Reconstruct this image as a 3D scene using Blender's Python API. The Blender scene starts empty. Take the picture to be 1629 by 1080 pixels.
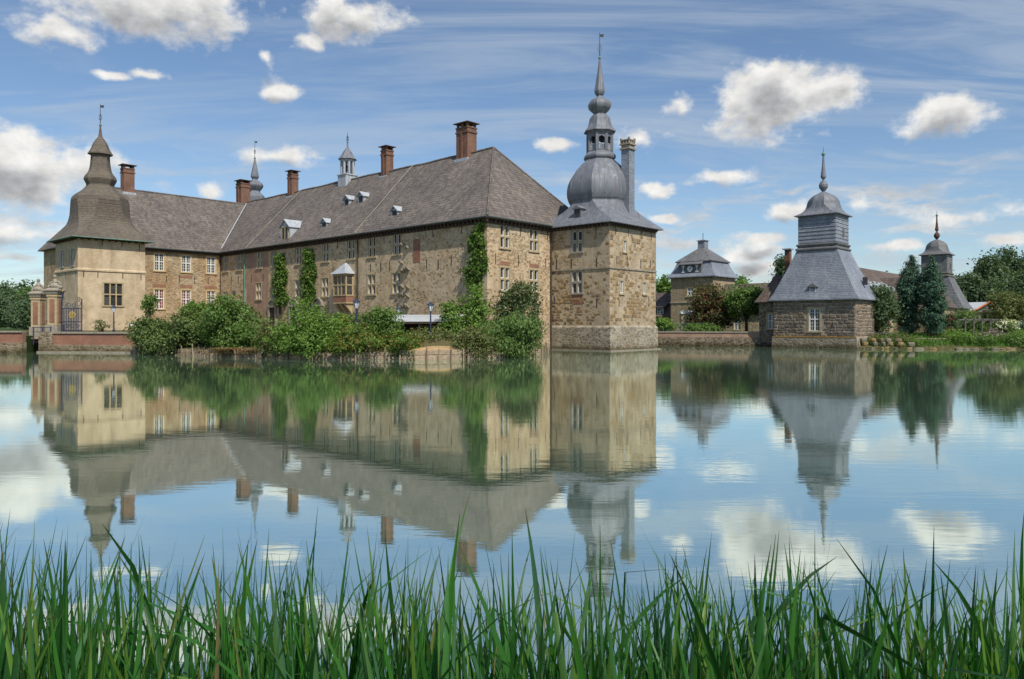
import bpy, math, random
import numpy as np
from mathutils import Vector, Matrix

random.seed(7)
RNG = np.random.default_rng(11)
scene = bpy.context.scene
COL = scene.collection
R = math.radians

# ------------------------------------------------------------------ camera
CAM_Z = 2.8
cam_d = bpy.data.cameras.new('camera')
cam = bpy.data.objects.new('camera', cam_d)
COL.objects.link(cam)
cam.location = (0, 0, CAM_Z)
cam.rotation_euler = (R(90), 0, 0)
cam_d.sensor_width = 36.0
cam_d.lens = 36.0 * 1180.0 / 1629.0
cam_d.shift_y = -25.0 / 1629.0
cam_d.clip_start = 0.05
cam_d.clip_end = 8000
scene.camera = cam

# ------------------------------------------------------------------ sun, exposure
SUN_AZ = math.atan2(0.475, -0.88)      # measured from +Y towards +X
SUN_EL = R(50)
sun_vec = Vector((math.sin(SUN_AZ) * math.cos(SUN_EL), math.cos(SUN_AZ) * math.cos(SUN_EL), math.sin(SUN_EL)))
sun_d = bpy.data.lights.new('sun', 'SUN')
sun_d.energy = 3.0
sun_d.angle = R(0.6)
sun_d.color = (1.0, 0.93, 0.82)
sun = bpy.data.objects.new('sun', sun_d)
COL.objects.link(sun)
sun.rotation_euler = (-sun_vec).to_track_quat('-Z', 'Y').to_euler()
scene.view_settings.view_transform = 'Standard'
scene.view_settings.look = 'None'
scene.view_settings.exposure = 0.58
scene.view_settings.gamma = 1.0
scene.view_settings.use_curve_mapping = False
scene.render.engine = 'CYCLES'
scene.cycles.use_denoising = True
scene.cycles.max_bounces = 6
scene.cycles.transparent_max_bounces = 6
scene.cycles.caustics_reflective = False
scene.cycles.caustics_refractive = False


# ------------------------------------------------------------------ node helper
class NT:
    def __init__(self, tree):
        self.t = tree
        self.n = tree.nodes
        self.l = tree.links

    def new(self, typ, **kw):
        nd = self.n.new(typ)
        for k, v in kw.items():
            setattr(nd, k, v)
        return nd

    def put(self, sock, val):
        if isinstance(val, bpy.types.NodeSocket):
            self.l.new(val, sock)
        elif val is not None:
            if hasattr(sock, 'default_value'):
                dv = sock.default_value
                if hasattr(dv, '__len__') and not hasattr(val, '__len__'):
                    val = [val] * len(dv)
                elif hasattr(dv, '__len__') and len(dv) == 4 and len(val) == 3:
                    val = tuple(val) + (1.0,)
                sock.default_value = val

    def m(self, op, a, b=None, c=None, clamp=False):
        nd = self.new('ShaderNodeMath', operation=op, use_clamp=clamp)
        self.put(nd.inputs[0], a)
        if b is not None: self.put(nd.inputs[1], b)
        if c is not None: self.put(nd.inputs[2], c)
        return nd.outputs[0]

    def v(self, op, a, b=None):
        nd = self.new('ShaderNodeVectorMath', operation=op)
        self.put(nd.inputs[0], a)
        if b is not None:
            if op == 'SCALE': self.put(nd.inputs['Scale'], b)
            else: self.put(nd.inputs[1], b)
        return nd.outputs['Value'] if op in ('LENGTH', 'DOT_PRODUCT', 'DISTANCE') else nd.outputs[0]

    def rng(self, val, a, b, c=0.0, d=1.0, smooth=False):
        nd = self.new('ShaderNodeMapRange')
        if smooth: nd.interpolation_type = 'SMOOTHSTEP'
        self.put(nd.inputs['Value'], val)
        for i, x in zip(('From Min', 'From Max', 'To Min', 'To Max'), (a, b, c, d)):
            self.put(nd.inputs[i], x)
        return nd.outputs[0]

    def mix(self, fac, a, b, blend='MIX'):
        nd = self.new('ShaderNodeMix', data_type='RGBA', blend_type=blend)
        self.put(nd.inputs[0], fac)
        self.put(nd.inputs[6], a)
        self.put(nd.inputs[7], b)
        return nd.outputs[2]

    def noise(self, vec, scale, detail=4.0, rough=0.55, dist=0.0, color=False):
        nd = self.new('ShaderNodeTexNoise')
        self.put(nd.inputs['Vector'], vec)
        self.put(nd.inputs['Scale'], scale)
        self.put(nd.inputs['Detail'], detail)
        self.put(nd.inputs['Roughness'], rough)
        self.put(nd.inputs['Distortion'], dist)
        return nd.outputs['Color'] if color else nd.outputs[0]

    def voro(self, vec, scale, feature='F1', rand=1.0):
        nd = self.new('ShaderNodeTexVoronoi', feature=feature)
        self.put(nd.inputs['Vector'], vec)
        self.put(nd.inputs['Scale'], scale)
        self.put(nd.inputs['Randomness'], rand)
        return nd

    def ramp(self, fac, stops, interp='LINEAR'):
        nd = self.new('ShaderNodeValToRGB')
        cr = nd.color_ramp
        cr.interpolation = interp
        while len(cr.elements) > 1: cr.elements.remove(cr.elements[-1])
        for i, (p, c) in enumerate(stops):
            e = cr.elements[0] if i == 0 else cr.elements.new(p)
            e.position = p
            e.color = tuple(c) + ((1.0,) if len(c) == 3 else ())
        self.put(nd.inputs[0], fac)
        return nd.outputs[0]

    def xyz(self, x, y, z=0.0):
        nd = self.new('ShaderNodeCombineXYZ')
        for s, q in zip(nd.inputs, (x, y, z)): self.put(s, q)
        return nd.outputs[0]

    def sep(self, vec):
        nd = self.new('ShaderNodeSeparateXYZ')
        self.put(nd.inputs[0], vec)
        return nd.outputs

    def mapping(self, vec, scale=(1, 1, 1), rot=(0, 0, 0), loc=(0, 0, 0)):
        nd = self.new('ShaderNodeMapping')
        self.put(nd.inputs[0], vec)
        nd.inputs['Location'].default_value = loc
        nd.inputs['Rotation'].default_value = rot
        nd.inputs['Scale'].default_value = scale
        return nd.outputs[0]


# ------------------------------------------------------------------ sky
SKY_STRENGTH = 0.15
world = bpy.data.worlds.new('World')
scene.world = world
world.use_nodes = True
wt = NT(world.node_tree)
wt.n.clear()
sky = wt.new('ShaderNodeTexSky', sky_type='NISHITA')
sky.sun_disc = False
sky.sun_elevation = SUN_EL
sky.sun_rotation = SUN_AZ
sky.altitude = 100
sky.air_density = 1.0
sky.dust_density = 0.4
sky.ozone_density = 3.0
tc = wt.new('ShaderNodeTexCoord')
d = wt.v('NORMALIZE', tc.outputs['Generated'])
dx, dy, dz = wt.sep(d)
az = wt.m('ARCTAN2', dx, dy)
el = wt.m('ARCSINE', dz)
P = wt.xyz(az, el, 0.0)
warp = wt.v('SCALE', wt.v('SUBTRACT', wt.noise(P, 9.0, 3.0, color=True), (0.5, 0.5, 0.5)), 0.05)
PW = wt.v('ADD', P, warp)
# cumulus clouds that hang over the castle: (azimuth, elevation, half width, half height), degrees
CLOUDS = [(19.6, 15.9, 5.4, 3.1), (12.7, 16.2, 1.3, 0.8), (29.9, 14.0, 3.0, 1.5), (-33.2, 10.2, 4.9, 3.0),
          (-17.4, 12.3, 3.4, 1.1), (-25.5, 21.2, 8.6, 2.3), (-31.6, 18.8, 3.0, 1.1), (-12.1, 22.4, 4.2, 1.8),
          (-17.3, 17.0, 1.6, 0.8), (-18.2, 18.4, 0.8, 0.5), (-15.4, 20.5, 1.2, 0.6), (-28.2, 16.6, 1.2, 0.35),
          (-26.0, 16.9, 1.3, 0.4), (3.2, 13.6, 2.1, 0.65), (9.9, 14.0, 1.8, 1.2), (11.0, 10.2, 1.7, 0.75),
          (15.9, 10.7, 2.4, 0.75), (11.5, 8.0, 1.3, 0.4), (20.3, 7.9, 2.6, 1.1), (24.8, 8.1, 1.5, 0.9),
          (18.5, 6.1, 2.0, 0.55), (31.6, 6.9, 4.2, 0.8), (34.0, 5.5, 2.0, 0.6), (17.4, 5.2, 2.8, 0.8),
          (18.6, 4.2, 2.6, 0.6), (-22.0, 9.7, 1.3, 0.6), (27.5, 5.0, 1.8, 0.5), (-34.0, 6.0, 4.0, 1.0),
          (49.0, 13.0, 5.0, 2.2), (-52.0, 16.0, 6.5, 2.6), (70.0, 18.0, 7.0, 3.0), (-78.0, 11.0, 6.0, 2.0),
          (8.0, 38.0, 8.0, 3.4), (-40.0, 42.0, 9.0, 4.0), (48.0, 36.0, 7.0, 3.2), (105.0, 14.0, 7.0, 2.4),
          (-118.0, 20.0, 9.0, 3.4), (150.0, 16.0, 7.0, 2.6), (-160.0, 30.0, 8.0, 3.4), (120.0, 40.0, 9.0, 4.0)]
mask = None
for (a, e, ra, re_) in CLOUDS:
    q = wt.v('SUBTRACT', PW, (R(a), R(e), 0))
    q = wt.v('MULTIPLY', q, (1 / R(ra), 1 / R(re_), 0))
    w_ = wt.m('SUBTRACT', 1.0, wt.v('LENGTH', q))
    w_ = wt.m('MULTIPLY', w_, 0.6 + 0.12 * re_ if re_ < 2.5 else 1.35)
    mask = w_ if mask is None else wt.m('MAXIMUM', mask, w_)
PC = wt.v('MULTIPLY', P, (1.0, 1.35, 1.0))
puff = wt.noise(PC, 17.0, 7.0, 0.6)
# the same cloud seen a little higher up: what has cloud above it lies in the cloud's own shade
PU = wt.v('ADD', PW, (0.004, 0.017, 0))
above = None
for (a, e, ra, re_) in CLOUDS:
    q = wt.v('MULTIPLY', wt.v('SUBTRACT', PU, (R(a), R(e), 0)), (1 / R(ra), 1 / R(re_), 0))
    w_ = wt.m('SUBTRACT', 1.0, wt.v('LENGTH', q))
    above = w_ if above is None else wt.m('MAXIMUM', above, w_)
puff2 = wt.noise(wt.v('ADD', PC, (0.003, 0.012, 0)), 17.0, 4.0, 0.5)
dens = wt.m('ADD', mask, wt.m('MULTIPLY', wt.m('SUBTRACT', puff, 0.5), 2.3))
alpha = wt.rng(dens, -0.06, 0.55, 0, 1, smooth=True)
alpha = wt.m('MULTIPLY', alpha, wt.rng(mask, -0.6, -0.1, 0, 1, smooth=True))
# long low banks of fair-weather cloud all round the horizon
lowv = wt.v('MULTIPLY', PW, (1.0, 4.2, 1.0))
low = wt.noise(lowv, 7.0, 7.0, 0.62)
band = wt.m('MULTIPLY', wt.rng(el, R(1.0), R(4.0), 0, 1, smooth=True), wt.rng(el, R(8.0), R(13.0), 1, 0, smooth=True))
alow = wt.m('MULTIPLY', wt.rng(low, 0.5, 0.68, 0, 0.85, smooth=True), band)
shade = wt.rng(wt.m('ADD', above, wt.m('MULTIPLY', wt.m('SUBTRACT', puff2, 0.5), 1.6)), 0.1, 0.95, 0, 1, smooth=True)
fineb = wt.rng(wt.noise(PC, 30.0, 6.0, 0.62), 0.3, 0.7, -0.09, 0.09)
lum = wt.m('ADD', wt.m('SUBTRACT', 0.57, wt.m('MULTIPLY', shade, 0.27)), fineb)
ccol = wt.v('SCALE', wt.mix(shade, (1.0, 0.985, 0.95, 1), (0.95, 0.97, 1.0, 1)), wt.m('MULTIPLY', lum, 1.0 / SKY_STRENGTH))
# thin high cirrus on a flat layer
pl = wt.v('DIVIDE', d, wt.xyz(wt.m('ADD', wt.m('ABSOLUTE', dz), 0.12), wt.m('ADD', wt.m('ABSOLUTE', dz), 0.12), 1.0))
plm = wt.mapping(pl, scale=(0.5, 2.0, 0.0), rot=(0, 0, R(-24)))
cir = wt.noise(plm, 1.6, 7.0, 0.62, 0.9)
cir2 = wt.noise(wt.mapping(pl, scale=(0.35, 0.5, 0.0)), 1.0, 2.0)
cirrus = wt.m('MULTIPLY', wt.rng(cir, 0.4, 0.66, 0, 1, smooth=True), wt.rng(cir2, 0.35, 0.62, 0.25, 1.0))
cirrus = wt.m('MULTIPLY', cirrus, 0.68)
skyc = wt.mix(1.0, sky.outputs[0], (0.51, 0.53, 0.54, 1), 'MULTIPLY')
skyc = wt.mix(cirrus, skyc, tuple(x / SKY_STRENGTH for x in (0.33, 0.38, 0.44)) + (1,))
skyc = wt.mix(alow, skyc, wt.v('SCALE', (1.0, 0.985, 0.96), wt.m('MULTIPLY', wt.m('ADD', 0.44, fineb), 1.0 / SKY_STRENGTH)))
final = wt.mix(alpha, skyc, ccol)
bg = wt.new('ShaderNodeBackground')
bg.inputs['Strength'].default_value = SKY_STRENGTH
wt.l.new(final, bg.inputs['Color'])
world.cycles.sampling_method = 'MANUAL'
world.cycles.sample_map_resolution = 128
wo = wt.new('ShaderNodeOutputWorld')
wt.l.new(bg.outputs[0], wo.inputs['Surface'])

# ------------------------------------------------------------------ materials
MATS = {}


def new_mat(name):
    m = bpy.data.materials.new(name)
    m.use_nodes = True
    t = NT(m.node_tree)
    t.n.clear()
    bs = t.new('ShaderNodeBsdfPrincipled')
    out = t.new('ShaderNodeOutputMaterial')
    t.l.new(bs.outputs[0], out.inputs[0])
    MATS[name] = m
    return m, t, bs, out


def bump(t, bs, h, strength=0.4, dist=0.03):
    b = t.new('ShaderNodeBump')
    b.inputs['Strength'].default_value = strength
    b.inputs['Distance'].default_value = dist
    t.put(b.inputs['Height'], h)
    t.l.new(b.outputs[0], bs.inputs['Normal'])


def objco(t):
    return t.new('ShaderNodeTexCoord').outputs['Object']


def plain(name, col, rough=0.7, var=0.25, scale=3.0, metal=0.0, spec=0.3, bmp=0.15):
    m, t, bs, o = new_mat(name)
    co = objco(t)
    n = t.noise(co, scale, 5.0, 0.6)
    c = t.mix(t.rng(n, 0.3, 0.7), tuple(x * (1 - var) for x in col), tuple(min(1, x * (1 + var)) for x in col))
    t.put(bs.inputs['Base Color'], c)
    bs.inputs['Roughness'].default_value = rough
    bs.inputs['Metallic'].default_value = metal
    bs.inputs['Specular IOR Level'].default_value = spec
    if bmp: bump(t, bs, t.noise(co, scale * 6, 3.0), bmp, 0.02)
    return m


def rubble(name, mortar, stones, size=(0.5, 0.5, 0.3), plaster=0.5, ptint=None, wet=0.6, relief=0.5, streak=0.35):
    """rough stone masonry, partly covered by old lime render"""
    m, t, bs, o = new_mat(name)
    co = objco(t)
    wv = t.v('ADD', co, t.v('SCALE', t.v('SUBTRACT', t.noise(co, 2.2, 2.0, color=True), (0.5, 0.5, 0.5)), 0.28))
    sc = t.v('DIVIDE', wv, size)
    ed = t.voro(sc, 1.0, 'DISTANCE_TO_EDGE', 0.85)
    f1 = t.voro(sc, 1.0, 'F1', 0.85)
    cell = t.sep(f1.outputs['Color'])
    n = len(stones)
    scol = t.ramp(cell[0], [(i / (n - 1), s) for i, s in enumerate(stones)])
    fine = t.noise(co, 9.0, 5.0, 0.65)
    scol = t.mix(t.rng(fine, 0.3, 0.75), t.mix(1.0, scol, (0.66, 0.64, 0.62, 1), 'MULTIPLY'), t.mix(1.0, scol, (1.22, 1.2, 1.16, 1), 'MULTIPLY'))
    gap = t.rng(ed.outputs['Distance'], 0.03, 0.13, 0, 1, smooth=True)
    big = t.noise(co, 0.35, 5.0, 0.6)
    mid = t.noise(co, 1.3, 4.0, 0.6)
    mcol = t.mix(t.rng(mid, 0.3, 0.7), tuple(x * 0.78 for x in mortar), tuple(x * 1.15 for x in mortar))
    # some stones stay buried in render
    bur = t.m('ADD', t.m('MULTIPLY', cell[1], 0.55), t.m('MULTIPLY', t.rng(big, 0.3, 0.7), 0.6))
    show = t.rng(bur, plaster - 0.05, plaster + 0.06, 1, 0)
    fac = t.m('MULTIPLY', gap, show)
    base = t.mix(fac, mcol, scol)
    if ptint:
        base = t.mix(t.rng(t.noise(co, 0.22, 3.0), 0.45, 0.62), base, t.mix(1.0, base, ptint, 'MULTIPLY'))
    st = t.noise(t.v('MULTIPLY', co, (1.6, 1.6, 0.16)), 1.0, 5.0, 0.6)
    base = t.mix(t.m('MULTIPLY', t.rng(st, 0.5, 0.75), streak), base, t.mix(1.0, base, (0.5, 0.49, 0.48, 1), 'MULTIPLY'))
    wz = t.sep(t.new('ShaderNodeNewGeometry').outputs['Position'])[2]
    wl = t.m('ADD', wz, t.m('MULTIPLY', t.m('SUBTRACT', mid, 0.5), 1.0))
    damp = t.m('MULTIPLY', t.rng(wl, 0.15, 0.75, 1, 0, smooth=True), wet)
    base = t.mix(damp, base, t.mix(1.0, base, (0.36, 0.36, 0.27, 1), 'MULTIPLY'))
    pit = t.rng(t.noise(t.v('MULTIPLY', co, (1.0, 1.0, 1.5)), 4.5, 3.0, 0.6), 0.58, 0.7, 0, 0.4)
    base = t.mix(pit, base, t.mix(1.0, base, (0.5, 0.46, 0.42, 1), 'MULTIPLY'))
    t.put(bs.inputs['Base Color'], base)
    bs.inputs['Roughness'].default_value = 0.92
    bs.inputs['Specular IOR Level'].default_value = 0.15
    hgt = t.m('ADD', fac, t.m('MULTIPLY', fine, 0.5))
    bump(t, bs, hgt, relief, 0.06)
    return m


def bricks(name, c1, c2, mortar, w=0.25, h=0.075, msize=0.012, big=0.0, rough=0.85, blend=0.0, bs_=0.35, streak=0.3):
    m, t, bs, o = new_mat(name)
    uv = t.new('ShaderNodeTexCoord').outputs['UV']
    co = objco(t)
    br = t.new('ShaderNodeTexBrick')
    t.put(br.inputs['Vector'], uv)
    br.inputs['Color1'].default_value = tuple(c1) + (1,)
    br.inputs['Color2'].default_value = tuple(c2) + (1,)
    br.inputs['Mortar'].default_value = tuple(mortar) + (1,)
    br.inputs['Scale'].default_value = 1.0
    br.inputs['Mortar Size'].default_value = msize
    br.inputs['Mortar Smooth'].default_value = 0.2
    br.inputs['Brick Width'].default_value = w
    br.inputs['Row Height'].default_value = h
    n = t.noise(co, 0.8, 6.0, 0.65)
    c = t.mix(t.rng(n, 0.3, 0.7), t.mix(1.0, br.outputs[0], (0.72, 0.72, 0.74, 1), 'MULTIPLY'), t.mix(1.0, br.outputs[0], (1.18, 1.16, 1.14, 1), 'MULTIPLY'))
    st = t.noise(t.v('MULTIPLY', co, (1.2, 1.2, 0.2)), 1.0, 5.0, 0.6)
    c = t.mix(t.m('MULTIPLY', t.rng(st, 0.5, 0.75), streak), c, t.mix(1.0, c, (0.5, 0.5, 0.52, 1), 'MULTIPLY'))
    t.put(bs.inputs['Base Color'], c)
    bs.inputs['Roughness'].default_value = rough
    bs.inputs['Specular IOR Level'].default_value = 0.25
    hh = t.m('ADD', t.m('MULTIPLY', br.outputs['Fac'], -1.0), t.m('MULTIPLY', t.noise(co, 6.0, 3.0), 0.6))
    bump(t, bs, hh, bs_, 0.03)
    return m


def tiles(name, c1, c2, w, h, moss=(0.12, 0.11, 0.07), mossamt=0.4, rough=0.8, spec=0.3, relief=0.6):
    """overlapping roof covering: each course is a ramp that steps down at its lower edge"""
    m, t, bs, o = new_mat(name)
    uv = t.new('ShaderNodeTexCoord').outputs['UV']
    co = objco(t)
    u, v, _ = t.sep(uv)
    wob = t.m('MULTIPLY', t.m('SUBTRACT', t.noise(co, 1.4, 3.0), 0.5), h * 0.5)
    vr = t.m('DIVIDE', t.m('ADD', v, wob), h)
    row = t.m('FLOOR', vr)
    fr = t.m('SUBTRACT', vr, row)
    uu = t.m('ADD', t.m('DIVIDE', u, w), t.m('MULTIPLY', row, 0.5))
    colm = t.m('FLOOR', uu)
    fu = t.m('SUBTRACT', uu, colm)
    wn = t.new('ShaderNodeTexWhiteNoise', noise_dimensions='2D')
    t.put(wn.inputs['Vector'], t.xyz(colm, row))
    r1 = wn.outputs['Value']
    c = t.mix(r1, tuple(c1), tuple(c2))
    gap = t.m('MAXIMUM', t.rng(fr, 0.0, 0.26, 1, 0), t.rng(t.m('ABSOLUTE', t.m('SUBTRACT', fu, 0.5)), 0.44, 0.5, 0, 0.7))
    c = t.mix(t.m('MULTIPLY', gap, 0.8), c, t.mix(1.0, c, (0.34, 0.33, 0.33, 1), 'MULTIPLY'))
    stk = t.noise(t.xyz(t.m('MULTIPLY', u, 1.3), t.m('MULTIPLY', v, 0.11), 0.0), 1.0, 6.0, 0.65)
    c = t.mix(t.rng(stk, 0.5, 0.75, 0, 0.5), c, t.mix(1.0, c, (0.6, 0.6, 0.6, 1), 'MULTIPLY'))
    c = t.mix(t.rng(stk, 0.45, 0.28, 0, 0.5), c, t.mix(1.0, c, (1.3, 1.29, 1.27, 1), 'MULTIPLY'))
    big = t.noise(co, 0.25, 6.0, 0.65)
    c = t.mix(t.rng(big, 0.35, 0.68), t.mix(1.0, c, (0.78, 0.78, 0.8, 1), 'MULTIPLY'), t.mix(1.0, c, (1.16, 1.14, 1.1, 1), 'MULTIPLY'))
    ms = t.rng(t.noise(co, 0.9, 6.0, 0.7), 0.52, 0.72, 0, mossamt)
    c = t.mix(ms, c, tuple(moss))
    t.put(bs.inputs['Base Color'], c)
    bs.inputs['Roughness'].default_value = rough
    bs.inputs['Specular IOR Level'].default_value = spec
    hh = t.m('ADD', t.m('SUBTRACT', t.m('MULTIPLY', fr, -0.8), gap), t.m('MULTIPLY', r1, 0.7))
    bump(t, bs, hh, relief, 0.05)
    return m


def lead(name, c1, c2, rust=(0.16, 0.12, 0.1), pale=(0.42, 0.45, 0.5), rough=0.66):
    m, t, bs, o = new_mat(name)
    co = objco(t)
    st = t.noise(t.v('MULTIPLY', co, (2.2, 2.2, 0.22)), 1.0, 6.0, 0.68)
    st2 = t.noise(t.v('MULTIPLY', co, (3.4, 3.4, 0.35)), 1.0, 5.0, 0.65, 0.3)
    big = t.noise(co, 0.5, 4.0, 0.6)
    c = t.mix(t.rng(st, 0.32, 0.68), tuple(c1), tuple(c2))
    c = t.mix(t.rng(st2, 0.56, 0.75, 0, 0.6), c, tuple(pale))
    c = t.mix(t.m('MULTIPLY', t.rng(st2, 0.46, 0.3), t.rng(big, 0.4, 0.6, 0, 0.8)), c, tuple(rust))
    u, v, _ = t.sep(t.new('ShaderNodeTexCoord').outputs['UV'])
    seam = t.m('ABSOLUTE', t.m('SUBTRACT', t.m('FRACT', t.m('DIVIDE', u, 0.55)), 0.5))
    sm = t.rng(seam, 0.42, 0.5, 0, 1)
    hs = t.rng(t.m('ABSOLUTE', t.m('SUBTRACT', t.m('FRACT', t.m('DIVIDE', v, 1.4)), 0.5)), 0.46, 0.5, 0, 1)
    c = t.mix(t.m('MULTIPLY', t.m('MAXIMUM', sm, hs), 0.35), c, t.mix(1.0, c, (0.55, 0.55, 0.55, 1), 'MULTIPLY'))
    t.put(bs.inputs['Base Color'], c)
    bs.inputs['Roughness'].default_value = rough
    bs.inputs['Specular IOR Level'].default_value = 0.5
    bs.inputs['Metallic'].default_value = 0.15
    bump(t, bs, t.m('ADD', sm, t.m('MULTIPLY', st, 0.6)), 0.35, 0.04)
    return m


def leafmat(name, dark, light, trans=0.3, rough=0.55, spec=0.25, patch=None, scale=0.9):
    m, t, bs, o = new_mat(name)
    geo = t.new('ShaderNodeNewGeometry')
    r = geo.outputs['Random Per Island']
    n = t.noise(geo.outputs['Position'], scale, 3.0, 0.6)
    f = t.m('ADD', t.m('MULTIPLY', r, 0.55), t.rng(n, 0.3, 0.7, 0, 0.45))
    c = t.mix(f, tuple(dark), tuple(light))
    if patch:
        c = t.mix(t.rng(t.m('FRACT', t.m('MULTIPLY', r, 7.31)), 1 - patch[1], 1 - patch[1] * 0.6), c, tuple(patch[0]))
    t.put(bs.inputs['Base Color'], c)
    bs.inputs['Roughness'].default_value = rough
    bs.inputs['Specular IOR Level'].default_value = spec
    tr = t.new('ShaderNodeBsdfTranslucent')
    t.put(tr.inputs[0], t.mix(1.0, c, (1.25, 1.3, 0.6, 1), 'MULTIPLY'))
    mx = t.new('ShaderNodeMixShader')
    mx.inputs[0].default_value = trans
    t.l.new(bs.outputs[0], mx.inputs[1])
    t.l.new(tr.outputs[0], mx.inputs[2])
    t.l.new(mx.outputs[0], o.inputs[0])
    return m


# castle masonry
OCH = [(0.3, 0.225, 0.14), (0.38, 0.28, 0.165), (0.45, 0.35, 0.22), (0.33, 0.26, 0.175), (0.48, 0.39, 0.26), (0.41, 0.28, 0.14), (0.26, 0.2, 0.14)]
rubble('facade_stone', (0.56, 0.45, 0.31), OCH, (0.34, 0.34, 0.22), 0.52, (0.92, 0.86, 0.8, 1))
rubble('tower_stone', (0.47, 0.385, 0.27), OCH, (0.42, 0.42, 0.28), 0.5, (0.9, 0.88, 0.86, 1))
rubble('plinth_stone', (0.4, 0.36, 0.28), [(0.2, 0.175, 0.14), (0.3, 0.26, 0.19), (0.22, 0.19, 0.15), (0.38, 0.34, 0.27), (0.26, 0.19, 0.1)], (0.42, 0.42, 0.26), 0.75, None, 0.95)
rubble('wing_stone', (0.48, 0.385, 0.26), [(0.28, 0.21, 0.135), (0.38, 0.285, 0.175), (0.43, 0.335, 0.215), (0.31, 0.235, 0.15), (0.47, 0.375, 0.245)], (0.62, 0.62, 0.26), 0.85, (0.9, 0.8, 0.72, 1))
rubble('render_yellow', (0.57, 0.46, 0.315), [(0.53, 0.43, 0.29), (0.59, 0.48, 0.33)], (0.5, 0.5, 0.08), 0.35, (0.88, 0.85, 0.82, 1), 0.6, 0.3, 0.4)
rubble('gate_stone', (0.46, 0.38, 0.26), [(0.27, 0.21, 0.14), (0.38, 0.3, 0.19), (0.32, 0.25, 0.17), (0.44, 0.35, 0.23)], (0.5, 0.5, 0.27), 0.85)
rubble('bailey_mortar', (0.42, 0.37, 0.29), [(0.28, 0.24, 0.18), (0.36, 0.31, 0.24)], (0.3, 0.3, 0.2), 0.7, None, 0.8, 0.5, 0.5)
rubble('bailey_stone', (0.3, 0.26, 0.2), [(0.1, 0.08, 0.06), (0.19, 0.145, 0.1), (0.15, 0.12, 0.09), (0.24, 0.19, 0.14)], (0.6, 0.6, 0.36), 0.9, None, 0.9, 0.5, 0.4)
rubble('bailey_plinth', (0.36, 0.32, 0.25), [(0.2, 0.17, 0.13), (0.32, 0.27, 0.2), (0.26, 0.22, 0.17), (0.36, 0.3, 0.2)], (0.6, 0.6, 0.36), 0.8, None, 0.95)
rubble('quay_stone', (0.33, 0.28, 0.2), [(0.15, 0.12, 0.08), (0.26, 0.21, 0.14), (0.35, 0.29, 0.2), (0.22, 0.17, 0.11)], (0.45, 0.45, 0.25), 0.9, None, 0.9)


def stone_block(name, cols):
    m, t, bs, o = new_mat(name)
    oi = t.new('ShaderNodeObjectInfo')
    co = objco(t)
    n = len(cols)
    c = t.ramp(oi.outputs['Random'], [(i / (n - 1), s) for i, s in enumerate(cols)])
    wp = t.new('ShaderNodeNewGeometry').outputs['Position']
    f = t.noise(wp, 5.0, 5.0, 0.65)
    c = t.mix(t.rng(f, 0.3, 0.72), t.mix(1.0, c, (0.6, 0.6, 0.6, 1), 'MULTIPLY'), t.mix(1.0, c, (1.25, 1.23, 1.2, 1), 'MULTIPLY'))
    t.put(bs.inputs['Base Color'], c)
    bs.inputs['Roughness'].default_value = 0.92
    bs.inputs['Specular IOR Level'].default_value = 0.15
    bump(t, bs, f, 0.6, 0.05)


stone_block('block_brown', [(0.14, 0.115, 0.09), (0.22, 0.175, 0.13), (0.18, 0.15, 0.12), (0.29, 0.23, 0.175), (0.2, 0.155, 0.115), (0.26, 0.225, 0.19), (0.3, 0.21, 0.14)])
stone_block('block_ochre', [(0.27, 0.18, 0.085), (0.34, 0.24, 0.125), (0.38, 0.235, 0.09), (0.25, 0.18, 0.105), (0.37, 0.29, 0.18), (0.2, 0.15, 0.105), (0.31, 0.23, 0.135)])
stone_block('block_grey', [(0.16, 0.15, 0.11), (0.24, 0.22, 0.17), (0.2, 0.19, 0.14), (0.3, 0.21, 0.09), (0.13, 0.125, 0.09)])
stone_block('weathered_plank', [(0.36, 0.28, 0.19), (0.44, 0.35, 0.25), (0.3, 0.23, 0.16), (0.5, 0.41, 0.3)])
stone_block('post_wood', [(0.3, 0.25, 0.17), (0.42, 0.35, 0.24), (0.2, 0.16, 0.11), (0.38, 0.32, 0.23)])

bricks('brick_red', (0.33, 0.125, 0.075), (0.26, 0.09, 0.055), (0.35, 0.27, 0.2))
bricks('brick_chimney', (0.25, 0.115, 0.075), (0.17, 0.08, 0.055), (0.22, 0.16, 0.12), streak=0.6)
bricks('brick_old', (0.37, 0.19, 0.135), (0.4, 0.29, 0.2), (0.38, 0.31, 0.23), streak=0.4)
tiles('roof_tile', (0.12, 0.103, 0.093), (0.205, 0.178, 0.16), 0.32, 0.42, (0.105, 0.1, 0.075), 0.5)
tiles('roof_tile_brown', (0.11, 0.082, 0.07), (0.165, 0.128, 0.11), 0.34, 0.36, (0.1, 0.09, 0.06), 0.3)
tiles('shingle', (0.125, 0.105, 0.085), (0.175, 0.15, 0.122), 0.22, 0.2, (0.17, 0.14, 0.09), 0.5)
tiles('slate', (0.205, 0.235, 0.28), (0.28, 0.31, 0.36), 0.22, 0.2, (0.12, 0.13, 0.15), 0.5, 0.55, 0.4, 0.3)
tiles('slate_dark', (0.13, 0.132, 0.138), (0.2, 0.205, 0.215), 0.34, 0.3, (0.19, 0.175, 0.12), 0.5, 0.6, 0.4, 0.4)
lead('lead', (0.115, 0.125, 0.145), (0.21, 0.225, 0.255))
lead('lead_pale', (0.34, 0.37, 0.41), (0.5, 0.53, 0.57), (0.2, 0.2, 0.21), (0.5, 0.53, 0.57))
plain('sandstone', (0.42, 0.335, 0.2), 0.85, 0.22, 4.0)
plain('sandstone_yellow', (0.5, 0.37, 0.19), 0.85, 0.18, 4.0)
plain('sandstone_grey', (0.3, 0.265, 0.21), 0.9, 0.3, 5.0)
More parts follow.
